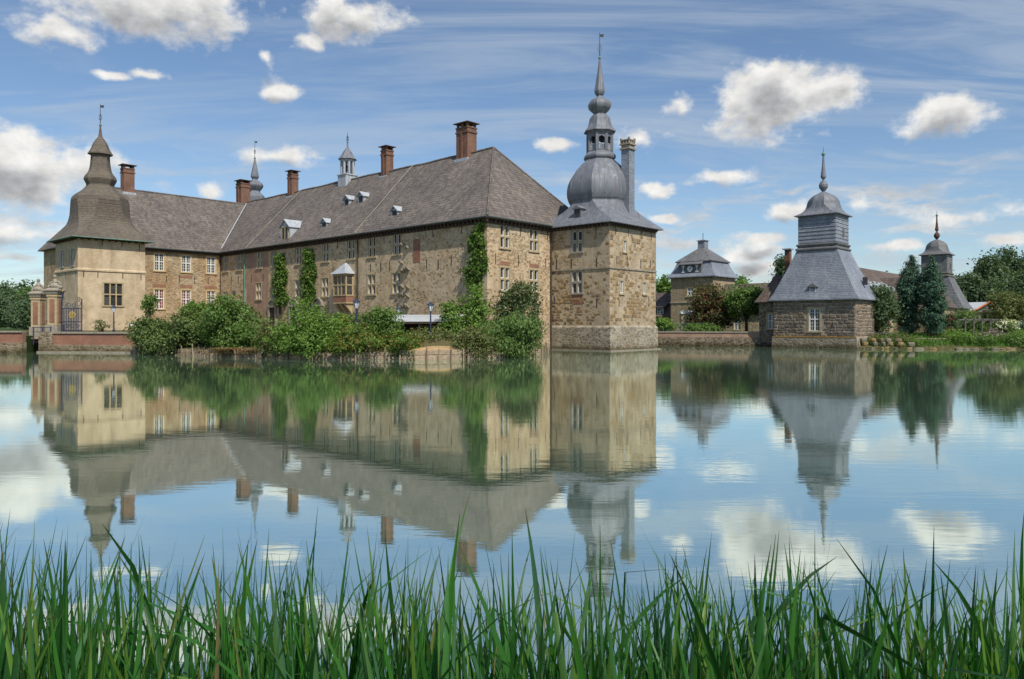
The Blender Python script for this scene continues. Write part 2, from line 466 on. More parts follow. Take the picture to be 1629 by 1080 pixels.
plain('white_paint', (0.78, 0.78, 0.76), 0.5, 0.06, 4.0)
plain('timber_dark', (0.055, 0.038, 0.03), 0.7, 0.3, 4.0)
plain('iron', (0.03, 0.03, 0.034), 0.6, 0.3, 4.0)
plain('iron_blue', (0.03, 0.04, 0.085), 0.5, 0.2, 4.0)
plain('rust', (0.1, 0.06, 0.045), 0.8, 0.3, 4.0)
plain('copper_green', (0.13, 0.25, 0.2), 0.6, 0.2, 3.0)
plain('gutter_zinc', (0.07, 0.085, 0.085), 0.6, 0.3, 3.0)
plain('gilt', (0.55, 0.38, 0.1), 0.35, 0.1, 3.0, 0.7)
plain('lamp_glass', (0.75, 0.8, 0.82), 0.2, 0.05, 3.0, 0, 0.5, 0)
plain('bark', (0.09, 0.07, 0.05), 0.95, 0.35, 5.0)
plain('soil', (0.2, 0.145, 0.085), 0.95, 0.35, 1.5, 0, 0.1, 0.5)
plain('lichen', (0.42, 0.24, 0.06), 0.95, 0.3, 6.0)
plain('sand_orange', (0.42, 0.28, 0.14), 0.95, 0.2, 2.0)
plain('gravel', (0.34, 0.3, 0.24), 0.95, 0.25, 3.0)
plain('louvre', (0.05, 0.05, 0.055), 0.7, 0.2, 3.0)
plain('weathered_board', (0.15, 0.14, 0.125), 0.85, 0.25, 3.0)
plain('orange_tile', (0.5, 0.16, 0.07), 0.8, 0.2, 3.0)
plain('petal_white', (0.8, 0.77, 0.62), 0.7, 0.1, 3.0, 0, 0.2, 0)
plain('hedge_cut', (0.06, 0.08, 0.03), 0.9, 0.3, 8.0)
plain('corrugated', (0.5, 0.52, 0.53), 0.45, 0.12, 0.8)


def glassmat(name, c1, c2, scale=0.7):
    m, t, bs, o = new_mat(name)
    oi = t.new('ShaderNodeObjectInfo')
    c = t.mix(oi.outputs['Random'], tuple(c1), tuple(c2))
    co = objco(t)
    c = t.mix(t.rng(t.noise(co, 2.0, 2.0), 0.35, 0.65), c, t.mix(1.0, c, (0.55, 0.55, 0.55, 1), 'MULTIPLY'))
    t.put(bs.inputs['Base Color'], c)
    bs.inputs['Roughness'].default_value = 0.08
    bs.inputs['Specular IOR Level'].default_value = 0.5
    bump(t, bs, t.noise(co, 1.3, 2.0), 0.04, 0.05)


glassmat('glass_dark', (0.025, 0.027, 0.03), (0.16, 0.155, 0.14))
glassmat('glass_red', (0.2, 0.06, 0.055), (0.28, 0.1, 0.09))
glassmat('glass_green', (0.06, 0.07, 0.06), (0.16, 0.17, 0.13))

leafmat('leaf_rhodo', (0.042, 0.085, 0.024), (0.22, 0.29, 0.09), 0.25, 0.5, 0.3)
leafmat('leaf_bright', (0.06, 0.135, 0.024), (0.24, 0.38, 0.08), 0.35)
leafmat('leaf_mid', (0.045, 0.105, 0.024), (0.21, 0.33, 0.08), 0.3)
leafmat('leaf_olive', (0.065, 0.094, 0.029), (0.232, 0.275, 0.102), 0.3, patch=((0.2, 0.14, 0.06), 0.12))
leafmat('leaf_willow', (0.065, 0.131, 0.036), (0.232, 0.348, 0.109), 0.35)
leafmat('leaf_autumn', (0.051, 0.109, 0.022), (0.203, 0.304, 0.058), 0.3, patch=((0.3, 0.17, 0.05), 0.16))
leafmat('leaf_ivy', (0.035, 0.1, 0.018), (0.19, 0.31, 0.055), 0.3, patch=((0.3, 0.3, 0.1), 0.1))
leafmat('leaf_magnolia', (0.04, 0.075, 0.026), (0.17, 0.22, 0.085), 0.2, 0.4, 0.4, patch=((0.2, 0.11, 0.05), 0.08))
leafmat('leaf_beech', (0.05, 0.065, 0.028), (0.16, 0.18, 0.065), 0.3, patch=((0.19, 0.08, 0.055), 0.4))
leafmat('leaf_far', (0.042, 0.085, 0.042), (0.16, 0.23, 0.115), 0.3)
leafmat('leaf_cypress', (0.035, 0.09, 0.058), (0.13, 0.235, 0.155), 0.15)
leafmat('leaf_dry', (0.24, 0.16, 0.07), (0.46, 0.33, 0.17), 0.2)
leafmat('flower_pink', (0.5, 0.1, 0.2), (0.65, 0.25, 0.35), 0.3)
leafmat('flower_yellow', (0.55, 0.36, 0.04), (0.7, 0.5, 0.1), 0.3)
leafmat('flower_white', (0.68, 0.66, 0.5), (0.85, 0.83, 0.7), 0.3)
leafmat('flower_mauve', (0.3, 0.2, 0.25), (0.46, 0.36, 0.4), 0.3)
leafmat('flower_red', (0.5, 0.04, 0.05), (0.6, 0.1, 0.1), 0.3)
leafmat('grass_lawn', (0.058, 0.123, 0.029), (0.145, 0.246, 0.058), 0.3)
leafmat('waterside_grass', (0.043, 0.131, 0.022), (0.174, 0.348, 0.058), 0.35)


def reedmat():
    m, t, bs, o = new_mat('reed')
    geo = t.new('ShaderNodeNewGeometry')
    oi = t.new('ShaderNodeObjectInfo')
    r = t.m('FRACT', t.m('ADD', geo.outputs['Random Per Island'], t.m('MULTIPLY', oi.outputs['Random'], 3.7)))
    u, v, _ = t.sep(t.new('ShaderNodeTexCoord').outputs['UV'])
    c = t.ramp(r, [(0, (0.012, 0.06, 0.013)), (0.3, (0.02, 0.105, 0.015)), (0.55, (0.04, 0.165, 0.02)), (0.75, (0.05, 0.14, 0.07)), (0.9, (0.1, 0.21, 0.03)), (0.985, (0.12, 0.22, 0.035)), (0.99, (0.18, 0.15, 0.07)), (1.0, (0.2, 0.16, 0.08))])
    vein = t.m('ABSOLUTE', t.m('SUBTRACT', t.m('FRACT', t.m('MULTIPLY', u, 9.0)), 0.5))
    c = t.mix(t.m('MULTIPLY', vein, 0.5), c, t.mix(1.0, c, (1.5, 1.45, 1.3, 1), 'MULTIPLY'))
    n = t.noise(t.xyz(t.m('MULTIPLY', u, 3.0), t.m('MULTIPLY', v, 14.0), t.m('MULTIPLY', r, 37.0)), 1.0, 5.0, 0.6)
    c = t.mix(t.rng(n, 0.55, 0.75, 0, 0.55), c, (0.1, 0.12, 0.025, 1))
    tip = t.m('MULTIPLY', t.rng(v, 0.9, 1.0), t.rng(t.m('FRACT', t.m('MULTIPLY', r, 5.3)), 0.45, 0.7))
    c = t.mix(tip, c, (0.1, 0.06, 0.03, 1))
    low = t.m('MULTIPLY', t.rng(v, 0.22, 0.0), 0.7)
    c = t.mix(low, c, (0.16, 0.15, 0.06, 1))
    t.put(bs.inputs['Base Color'], c)
    bs.inputs['Roughness'].default_value = 0.42
    bs.inputs['Specular IOR Level'].default_value = 0.45
    bump(t, bs, vein, 0.2, 0.003)
    tr = t.new('ShaderNodeBsdfTranslucent')
    t.put(tr.inputs[0], t.mix(1.0, c, (1.3, 1.6, 0.5, 1), 'MULTIPLY'))
    mx = t.new('ShaderNodeMixShader')
    mx.inputs[0].default_value = 0.3
    t.l.new(bs.outputs[0], mx.inputs[1])
    t.l.new(tr.outputs[0], mx.inputs[2])
    t.l.new(mx.outputs[0], o.inputs[0])


reedmat()


def watermat():
    m, t, bs, o = new_mat('pond_water')
    pos = t.new('ShaderNodeNewGeometry').outputs['Position']
    n1 = t.noise(t.mapping(pos, (0.5, 1.9, 1.0), (0, 0, R(6))), 1.0, 4.0, 0.55)
    n2 = t.noise(t.mapping(pos, (0.09, 0.32, 1.0), (0, 0, R(-8))), 1.0, 3.0, 0.5)
    n3 = t.noise(t.mapping(pos, (2.2, 7.0, 1.0), (0, 0, R(10))), 1.0, 3.0, 0.5)
    calm = t.rng(t.noise(t.mapping(pos, (0.02, 0.05, 1)), 1.0, 3.0), 0.36, 0.64, 0.2, 1.4)
    h = t.m('ADD', t.m('ADD', t.m('MULTIPLY', n1, 0.6), t.m('MULTIPLY', n2, 0.35)), t.m('MULTIPLY', n3, 0.16))
    h = t.m('MULTIPLY', h, calm)
    b = t.new('ShaderNodeBump')
    b.inputs['Strength'].default_value = 1.0
    b.inputs['Distance'].default_value = 0.0052
    t.put(b.inputs['Height'], h)
    bs.inputs['Base Color'].default_value = (0.15, 0.235, 0.15, 1)
    bs.inputs['Roughness'].default_value = 0.6
    bs.inputs['Specular IOR Level'].default_value = 0.0
    gl = t.new('ShaderNodeBsdfGlossy')
    gl.inputs['Color'].default_value = (0.93, 1.0, 0.95, 1)
    gl.inputs['Roughness'].default_value = 0.03
    t.l.new(b.outputs[0], gl.inputs['Normal'])
    fr = t.new('ShaderNodeFresnel')
    fr.inputs['IOR'].default_value = 1.9
    t.l.new(b.outputs[0], fr.inputs['Normal'])
    fac = t.rng(fr.outputs[0], 0.1, 0.55, 0.7, 0.91)
    mx = t.new('ShaderNodeMixShader')
    t.put(mx.inputs[0], fac)
    t.l.new(bs.outputs[0], mx.inputs[1])
    t.l.new(gl.outputs[0], mx.inputs[2])
    t.l.new(mx.outputs[0], o.inputs[0])


watermat()


# ------------------------------------------------------------------ mesh helpers
def link(o):
    COL.objects.link(o)
    return o


def tag(o, label=None, cat=None, group=None, kind=None):
    if label: o['label'] = label
    if cat: o['category'] = cat
    if group: o['group'] = group
    if kind: o['kind'] = kind
    return o


def add_uv(me):
    n = len(me.loops)
    if n == 0: return
    uvl = me.uv_layers.new(name='UVMap')
    out = np.zeros((n, 2), dtype=np.float32)
    vs = me.vertices
    for p in me.polygons:
        nn = p.normal
        if abs(nn.z) > 0.97:
            t = Vector((1, 0, 0)); b = Vector((0, 1, 0))
        else:
            t = Vector((0, 0, 1)).cross(nn).normalized()
            b = nn.cross(t)
        for li in p.loop_indices:
            c = vs[me.loops[li].vertex_index].co
            out[li] = (c.dot(t), c.dot(b))
    uvl.data.foreach_set('uv', out.ravel())


class MB:
    def __init__(self):
        self.v = []
        self.f = []

    def add(self, vs, fs):
        o = len(self.v)
        self.v += [tuple(x) for x in vs]
        self.f += [tuple(i + o for i in q) for q in fs]
        return self

    def box(self, x0, x1, y0, y1, z0, z1):
        return self.add([(x0, y0, z0), (x1, y0, z0), (x1, y1, z0), (x0, y1, z0), (x0, y0, z1), (x1, y0, z1), (x1, y1, z1), (x0, y1, z1)],
                        [(0, 3, 2, 1), (4, 5, 6, 7), (0, 1, 5, 4), (1, 2, 6, 5), (2, 3, 7, 6), (3, 0, 4, 7)])

    def rings(self, rs, cap0=True, cap1=True):
        n = len(rs[0])
        vs = [p for r in rs for p in r]
        fs = []
        for i in range(len(rs) - 1):
            for j in range(n):
                k = (j + 1) % n
                fs.append((i * n + j, i * n + k, (i + 1) * n + k, (i + 1) * n + j))
        if cap0: fs.append(tuple(reversed(range(n))))
        if cap1: fs.append(tuple(range((len(rs) - 1) * n, len(rs) * n)))
        return self.add(vs, fs)

    def lathe(self, cx, cy, prof, n=12):
        rs = [[(cx + r * math.cos(2 * math.pi * k / n), cy + r * math.sin(2 * math.pi * k / n), z) for k in range(n)] for (z, r) in prof]
        return self.rings(rs)

    def tube(self, pts, r, n=6):
        pts = [Vector(p) for p in pts]
        rs = []
        for i, p in enumerate(pts):
            a = pts[max(0, i - 1)]
            b = pts[min(len(pts) - 1, i + 1)]
            dd = (b - a).normalized()
            up = Vector((0, 0, 1)) if abs(dd.z) < 0.9 else Vector((1, 0, 0))
            s = dd.cross(up).normalized()
            t = s.cross(dd)
            rr = r[i] if hasattr(r, '__len__') else r
            rs.append([tuple(p + s * rr * math.cos(-2 * math.pi * k / n) + t * rr * math.sin(-2 * math.pi * k / n)) for k in range(n)])
        return self.rings(rs)

    def ball(self, c, rx, ry=None, rz=None, n=10, m=6):
        ry = ry or rx; rz = rz or rx
        prof = []
        rs = []
        for i in range(m + 1):
            a = -math.pi / 2 + math.pi * i / m
            k = max(0.02, math.cos(a))
            rs.append([(c[0] + rx * k * math.cos(2 * math.pi * j / n), c[1] + ry * k * math.sin(2 * math.pi * j / n), c[2] + rz * math.sin(a)) for j in range(n)])
        return self.rings(rs)

    def mesh(self, name, mat, off=(0, 0, 0), uv=True):
        me = bpy.data.meshes.new(name)
        vs = [(x - off[0], y - off[1], z - off[2]) for x, y, z in self.v]
        me.from_pydata(vs, [], self.f)
        me.update()
        if uv: add_uv(me)
        me.materials.append(MATS[mat])
        return me

    def build(self, name, mat, parent=None, loc=(0, 0, 0), rot=0.0, uv=True):
        off = (0, 0, 0)
        p = parent
        if isinstance(parent, Thing):
            off = parent.off
            p = parent.o
        me = self.mesh(name, mat, off, uv)
        o = bpy.data.objects.new(name, me)
        link(o)
        if p is not None: o.parent = p
        o.location = loc
        o.rotation_euler = (0, 0, rot)
        return o


class Thing:
    """an Empty at the thing's base; parts are written in the shared frame and moved to it"""

    def __init__(self, name, label, cat, off=(0, 0, 0), origin=None, rot=0.0, group=None):
        self.off = off
        self.o = link(bpy.data.objects.new(name, None))
        self.o.empty_display_size = 0.3
        ox, oy = origin if origin else (0, 0)
        c, s = math.cos(rot), math.sin(rot)
        self.o.location = (ox + off[0] * c - off[1] * s, oy + off[0] * s + off[1] * c, off[2])
        self.o.rotation_euler = (0, 0, rot)
        tag(self.o, label, cat, group)


def child(name, me, parent, loc=(0, 0, 0), rot=0.0, scale=None):
    o = link(bpy.data.objects.new(name, me))
    if isinstance(parent, Thing):
        loc = tuple(a - b for a, b in zip(loc, parent.off))
        parent = parent.o
    o.parent = parent
    o.location = loc
    o.rotation_euler = (0, 0, rot)
    if scale: o.scale = scale
    return o


def struct(o):
    o['kind'] = 'structure'
    return o


# ------------------------------------------------------------------ foliage helpers
def quads_mesh(name, c, nrm, size, aspect, mat, rng, tang=None, fold=0.0):
    n = len(c)
    nrm = nrm / (np.linalg.norm(nrm, axis=1, keepdims=True) + 1e-9)
    if tang is None: tang = rng.normal(size=(n, 3))
    t = tang - nrm * np.sum(tang * nrm, axis=1, keepdims=True)
    t /= (np.linalg.norm(t, axis=1, keepdims=True) + 1e-9)
    b = np.cross(nrm, t)
    s = (size * rng.uniform(0.65, 1.35, n))[:, None]
    w = s * aspect * 0.5
    v = np.empty((n, 4, 3), dtype=np.float32)
    v[:, 0] = c - t * s * 0.5
    v[:, 1] = c + b * w - t * s * 0.05 + nrm * s * 0.1
    v[:, 2] = c + t * s * 0.5 - nrm * s * 0.12
    v[:, 3] = c - b * w - t * s * 0.05 + nrm * s * 0.1
    me = bpy.data.meshes.new(name)
    me.vertices.add(n * 4)
    me.vertices.foreach_set('co', v.ravel())
    me.loops.add(n * 4)
    me.loops.foreach_set('vertex_index', np.arange(n * 4, dtype=np.int32))
    me.polygons.add(n)
    me.polygons.foreach_set('loop_start', np.arange(0, n * 4, 4, dtype=np.int32))
    me.polygons.foreach_set('loop_total', np.full(n, 4, dtype=np.int32))
    me.update(calc_edges=True)
    me.materials.append(MATS[mat])
    return me


def leaf_points(blobs, n, rng, clump=0.3, per=14, inner=0.2, zmin=None, up=0.35, rough=0.18):
    bl = np.array(blobs, dtype=float)
    area = (bl[:, 3] * bl[:, 4] + bl[:, 4] * bl[:, 5] + bl[:, 3] * bl[:, 5])
    nc = max(6, n // per)
    idx = rng.choice(len(bl), nc, p=area / area.sum())
    dr = rng.normal(size=(nc, 3))
    dr /= np.linalg.norm(dr, axis=1, keepdims=True)
    rad = np.where(rng.random(nc) < inner, rng.uniform(0.35, 0.8, nc), rng.uniform(0.82, 1.04, nc))
    ph = rng.uniform(0, 6.28, (len(bl), 3))[idx]
    lump = 1 + rough * (np.sin(dr[:, 0] * 4.1 + ph[:, 0]) + np.sin(dr[:, 1] * 4.7 + ph[:, 1]) + np.sin(dr[:, 2] * 5.3 + ph[:, 2])) / 1.7
    cc = bl[idx, :3] + dr * bl[idx, 3:] * (rad * lump)[:, None]
    rep = rng.poisson(per, nc)
    ci = np.repeat(np.arange(nc), rep)
    g = rng.normal(size=(len(ci), 3)) * clump * np.repeat(rng.uniform(0.6, 1.3, nc), rep)[:, None]
    g[:, 2] *= 0.7
    pts = cc[ci] + g
    nr = dr[ci] * 0.7 + rng.normal(size=pts.shape) * 0.55 + np.array([0, 0, up])
    if zmin is not None:
        k = pts[:, 2] > zmin
        pts, nr = pts[k], nr[k]
    return pts, nr


def stems(base, blobs, rng, r=0.06, name='stem', mat='bark', parent=None, n=None):
    mb = MB()
    for b in blobs[: n or 8]:
        p0 = Vector(base) + Vector((rng.uniform(-.2, .2), rng.uniform(-.2, .2), -0.2))
        p3 = Vector(b[:3]) + Vector((0, 0, b[5] * 0.3))
        mid = p0.lerp(p3, 0.5) + Vector((rng.uniform(-.3, .3), rng.uniform(-.3, .3), 0.2))
        mb.tube([p0, mid, p3], [r, r * 0.7, r * 0.25], 5)
    return mb.build(name, mat, parent, uv=False)


def shrub(name, label, cat, base, blobs, n, leaf, mat, clump=0.28, aspect=0.55, group=None, extra=None, seed=1, per=14, zmin=None, up=0.35, tang=None, rough=0.18, inner=0.2):
    rng = np.random.default_rng(seed)
    th = Thing(name, label, cat, off=tuple(base), group=group)
    b = np.array(base)
    pts, nr = leaf_points(blobs, n, rng, clump, per, inner, zmin, up, rough)
    tg = None
    if tang is not None: tg = rng.normal(size=pts.shape) * 0.35 + np.array(tang)
    me = quads_mesh('foliage', (pts - b).astype(np.float32), nr, leaf, aspect, mat, rng, tg)
    child('foliage', me, th.o)
    stems(base, blobs, rng, parent=th)
    for (nm, fm, cnt, fl, sub) in (extra or []):
        p2, n2 = leaf_points(sub, cnt, rng, 0.18, 7, 0.0, zmin, 0.4, rough)
        child(nm, quads_mesh(nm, (p2 - b).astype(np.float32), n2, fl, 0.8, fm, rng), th.o)
    return th


def px(u, Y):
    return (u - 814.5) / 1180.0 * Y


def pz(v, Y):
    return CAM_Z + (515.0 - v) * Y / 1180.0


# ------------------------------------------------------------------ ground, water, island
ROT = R(47.638)
M0 = (-2.446, 73.068)          # near corner of the long castle wing
CB = (math.cos(ROT), math.sin(ROT))
CA = (-math.sin(ROT), math.cos(ROT))


def cw(x, y):                   # castle frame -> world
    return (M0[0] + x * CB[0] + y * CA[0], M0[1] + x * CB[1] + y * CA[1])


wm = MB().add([(-700, -60, 0), (700, -60, 0), (700, 190, 0), (-700, 190, 0)], [(0, 1, 2, 3)])
struct(wm.build('water', 'pond_water', uv=False))


def groundmat(name, c1, c2, c3):
    m, t, bs, o = new_mat(name)
    p = t.new('ShaderNodeNewGeometry').outputs['Position']
    a = t.noise(p, 0.12, 6.0, 0.65)
    b = t.noise(p, 2.5, 5.0, 0.7)
    c = t.mix(t.rng(a, 0.35, 0.65), c1, c2)
    c = t.mix(t.rng(b, 0.45, 0.7, 0, 0.7), c, c3)
    t.put(bs.inputs['Base Color'], c)
    bs.inputs['Roughness'].default_value = 0.95
    bs.inputs['Specular IOR Level'].default_value = 0.1
    bump(t, bs, b, 0.6, 0.08)


groundmat('meadow', (0.05, 0.085, 0.025), (0.085, 0.12, 0.04), (0.035, 0.06, 0.018))
groundmat('earth', (0.12, 0.1, 0.05), (0.07, 0.085, 0.03), (0.2, 0.15, 0.08))

# outer land: a sheet from the moat's far shore to the horizon
shore = [(-3500, 70.6), (-46.6, 70.6), (-47.4, 73.5), (-58, 86), (-76, 108), (-60, 160), (20, 165), (24, 112), (4, 100.5), (14.8, 96.9), (31.6, 93.6), (42, 92.5), (46, 90), (60, 89.2), (3500, 89)]
outer = [(-3500, 71), (-3500, 200), (-2600, 1500), (-2200, 2600), (-1700, 3500), (-900, 3800), (0, 4000), (900, 3800), (1700, 3500), (2200, 2600), (2600, 2000), (3000, 1200), (3300, 700), (3500, 400), (3500, 200)]
gm = MB()
vs = [(x, y, 1.62) for x, y in shore] + [(x, y, 2.0) for x, y in outer] + [(x, y, -1.2) for x, y in shore]
n = len(shore)
fs = []
for i in range(n - 1):
    fs.append((i, i + 1, n + i + 1, n + i))
    fs.append((2 * n + i, 2 * n + i + 1, i + 1, i))
gm.add(vs, fs)
struct(gm.build('ground', 'meadow', uv=False))

# near bank under the reeds
nb = MB()
rows = [(-14, 1.3), (-4, 1.25), (1.4, 1.15), (2.4, 0.75), (3.6, 0.3), (4.8, -0.05), (6.5, -0.6)]
xs = [-60 + 4 * i for i in range(31)]
vs = [(x, y + 0.15 * math.sin(x * 1.3), z + 0.04 * math.sin(x * 2.1 + y)) for (y, z) in rows for x in xs]
k = len(xs)
nb.add(vs, [(j * k + i, j * k + i + 1, (j + 1) * k + i + 1, (j + 1) * k + i) for j in range(len(rows) - 1) for i in range(k - 1)])
struct(nb.build('near_bank', 'earth', uv=False))

# castle island: bank edge, planted slope, level court
bank = [(-44.6, 72.1, 1.98), (-40.0, 71.6, 1.98), (-36.2, 71.0, 1.98), (-35.9, 70.3, 0.55), (-28.2, 64.9, 0.6), (-19.9, 59.7, 0.62), (-14.5, 58.2, 0.6), (-8.6, 58.2, 0.66), (-4.0, 59.2, 0.7), (-0.75, 61.4, 0.6), (2.6, 67.6, 0.55), (3.8, 73.6, 0.4)]
slope = [(-44.8, 76, 1.98), (-40, 76, 1.98), (-36, 76, 1.98), (-33, 76, 1.9), (-26, 71, 1.8), (-18, 66, 1.8), (-13.5, 64.5, 1.85), (-8.6, 64, 1.9), (-5, 64.5, 1.9), (-3, 66, 1.8), (-1.5, 70, 1.7), (0.5, 76, 1.6)]
back = [(-54, 80, 2), (-58, 90, 2), (-60, 104, 2), (-56, 118, 2.05), (-48, 116, 2.05), (-30, 105, 2.05), (-20, 100, 2.05), (-10, 95, 2.05), (-6, 95, 2.05), (0, 95, 2.0), (3, 95, 2.0), (6, 92, 2.0)]
im = MB()
n = len(bank)
vs = bank + slope + back + [(x, y, -1.0) for x, y, z in bank]
fs = []
for i in range(n - 1):
    fs += [(i, i + 1, n + i + 1, n + i), (n + i, n + i + 1, 2 * n + i + 1, 2 * n + i), (3 * n + i, 3 * n + i + 1, i + 1, i)]
im.add(vs, fs)
im.add([(-44.6, 72.1, -1), (-44.8, 76, -1), (-54, 80, -1), (-58, 90, -1), (-60, 104, -1), (-44.6, 72.1, 1.98), (-44.8, 76, 1.98), (-54, 80, 2), (-58, 90, 2), (-60, 104, 2)],
       [(i + 1, i, i + 5, i + 6) for i in range(4)])
struct(im.build('island_ground', 'earth', uv=False))


# ------------------------------------------------------------------ walls, windows, roofs
def wall(mb, axis, const, a0, a1, z0, z1, ns, holes=(), depth=0.3):
    """a wall sheet with real openings and reveals; holes are (centre, width, z0, z1)"""
    hs = [(c - w / 2, c + w / 2, b, t) for (c, w, b, t) in holes]
    A = sorted({a0, a1} | {h[0] for h in hs} | {h[1] for h in hs})
    Z = sorted({z0, z1} | {h[2] for h in hs} | {h[3] for h in hs})

    def pt(a, z, dep=0.0):
        c = const - ns * dep
        return (c, a, z) if axis == 'x' else (a, c, z)

    flip = (ns > 0) == (axis == 'y')
    def quad(p):
        mb.add(p if not flip else p[::-1], [(0, 1, 2, 3)])
    for i in range(len(A) - 1):
        for j in range(len(Z) - 1):
            ca, cz = (A[i] + A[i + 1]) / 2, (Z[j] + Z[j + 1]) / 2
            if any(h[0] < ca < h[1] and h[2] < cz < h[3] for h in hs): continue
            q = [pt(A[i], Z[j]), pt(A[i + 1], Z[j]), pt(A[i + 1], Z[j + 1]), pt(A[i], Z[j + 1])]
            quad(q if axis == 'y' else q)
    for (h0, h1, b, t) in hs:
        quad([pt(h0, b), pt(h0, b, depth), pt(h1, b, depth), pt(h1, b)][::-1])
        quad([pt(h0, t), pt(h0, t, depth), pt(h1, t, depth), pt(h1, t)])
        quad([pt(h0, b), pt(h0, b, depth), pt(h0, t, depth), pt(h0, t)])
        quad([pt(h1, b), pt(h1, b, depth), pt(h1, t, depth), pt(h1, t)][::-1])


FACE_ROT = {('x', -1): -math.pi / 2, ('y', -1): 0.0, ('x', 1): math.pi / 2, ('y', 1): math.pi}
WIN_CACHE = {}


def window_parts(style, w, h, glass, stone):
    key = (style, round(w, 2), round(h, 2), glass, stone)
    if key in WIN_CACHE: return WIN_CACHE[key]
    s = MB(); c = MB(); panes = []
    j = 0.17 if style != 'slit' else 0.14
    H2 = w / 2
    pr = -0.035
    s.box(-H2 - j, -H2 + 0.02, pr, 0.16, -0.0, h)
    s.box(H2 - 0.02, H2 + j, pr, 0.16, -0.0, h)
    s.box(-H2 - j - 0.03, H2 + j + 0.03, pr - 0.015, 0.16, h, h + j)
    s.box(-H2 - j - 0.06, H2 + j + 0.06, pr - 0.09, 0.2, -0.16, 0.0)
    if style == 'cross':
        s.box(-0.085, 0.085, -0.02, 0.15, 0, h)
        s.box(-H2, H2, -0.017, 0.147, h * 0.5 - 0.08, h * 0.5 + 0.08)
        for sx in (-1, 1):
            for (b, t) in ((0, h * 0.5 - 0.08), (h * 0.5 + 0.08, h)):
                x0, x1 = (0.085, H2 - 0.02) if sx > 0 else (-H2 + 0.02, -0.085)
                f = 0.07
                c.box(x0, x0 + f, 0.10, 0.16, b, t); c.box(x1 - f, x1, 0.10, 0.16, b, t)
                c.box(x0 + f, x1 - f, 0.10, 0.16, b, b + f); c.box(x0 + f, x1 - f, 0.10, 0.16, t - f, t)
                panes.append((x0 + 0.03, x1 - 0.03, b + 0.03, t - 0.03))
    elif style == 'white':
        f = 0.09
        c.box(-H2 + 0.02, -H2 + 0.02 + f, 0.06, 0.15, 0, h); c.box(H2 - 0.02 - f, H2 - 0.02, 0.06, 0.15, 0, h)
        c.box(-H2 + 0.02 + f, H2 - 0.02 - f, 0.06, 0.15, 0, f); c.box(-H2 + 0.02 + f, H2 - 0.02 - f, 0.06, 0.15, h - f, h)
        c.box(-0.07, 0.07, 0.055, 0.145, f, h - f)
        tz = h * 0.53
        c.box(-H2 + 0.1, H2 - 0.1, 0.05, 0.14, tz - 0.06, tz + 0.06)
        for sx in (-1, 1):
            xm = sx * (H2 + 0.0) / 2
            c.box(xm - 0.018, xm + 0.018, 0.09, 0.13, f, h - f)
            for (b, t) in ((f, tz), (tz, h - f)):
                for q in (1, 2):
                    zz = b + (t - b) * q / 3
                    x0, x1 = (0.07, H2 - 0.1) if sx > 0 else (-H2 + 0.1, -0.07)
                    c.box(x0, x1, 0.092, 0.128, zz - 0.018, zz + 0.018)
                x0, x1 = (0.05, H2 - 0.05) if sx > 0 else (-H2 + 0.05, -0.05)
                panes.append((x0, x1, b + 0.02, t - 0.02))
    elif style == 'six':
        for q in (-1, 1): s.box(q * w / 6 - 0.07, q * w / 6 + 0.07, -0.02, 0.15, 0, h)
        s.box(-H2, H2, -0.017, 0.147, h * 0.5 - 0.07, h * 0.5 + 0.07)
        for q in (-1, 0, 1):
            for (b, t) in ((0, h * 0.5 - 0.07), (h * 0.5 + 0.07, h)):
                x0, x1 = q * w / 3 - w / 6 + 0.06, q * w / 3 + w / 6 - 0.06
                panes.append((x0, x1, b, t))
                for e in range(1, 4): c.box(x0 + (x1 - x0) * e / 4 - 0.012, x0 + (x1 - x0) * e / 4 + 0.012, 0.12, 0.15, b, t)
                for e in range(1, 6): c.box(x0, x1, 0.122, 0.152, b + (t - b) * e / 6 - 0.012, b + (t - b) * e / 6 + 0.012)
    else:  # slit
        f = 0.09
        c.box(-H2 + 0.01, -H2 + f, 0.06, 0.15, 0, h); c.box(H2 - f, H2 - 0.01, 0.06, 0.15, 0, h)
        c.box(-H2 + f, H2 - f, 0.06, 0.15, 0, f); c.box(-H2 + f, H2 - f, 0.06, 0.15, h - f, h)
        c.box(-0.025, 0.025, 0.07, 0.14, f, h - f)
        panes.append((-H2 + 0.03, H2 - 0.03, 0.03, h - 0.03))
    cas = 'white_paint' if style != 'six' else 'iron'
    r = (s.mesh('window', stone), c.mesh('casement', cas),
         [MB().add([(a, 0.18, b), (q, 0.18, b), (q, 0.18, t), (a, 0.18, t)], [(0, 1, 2, 3)]).mesh('pane', glass) for (a, q, b, t) in panes])
    WIN_CACHE[key] = r
    return r


def window(th, axis, const, ns, c, z0, z1, w, style='cross', glass='glass_dark', stone='sandstone'):
    sm, cm, pm = window_parts(style, w, z1 - z0, glass, stone)
    loc = (const, c, z0) if axis == 'x' else (c, const, z0)
    o = child('window', sm, th, loc, FACE_ROT[(axis, ns)])
    child('casement', cm, o)
    for p in pm: child('pane', p, o)
    return (c, w, z0, z1)


def ring8(cx, cy, z, h, e):
    """square of half width h with its corners cut by e (e = 0.586 h gives an octagon)"""
    e = max(e, 0.004)
    p = [(h, -h + e), (h, h - e), (h - e, h), (-h + e, h), (-h, h - e), (-h, -h + e), (-h + e, -h), (h - e, -h)]
    return [(cx + a, cy + b, z) for a, b in p]


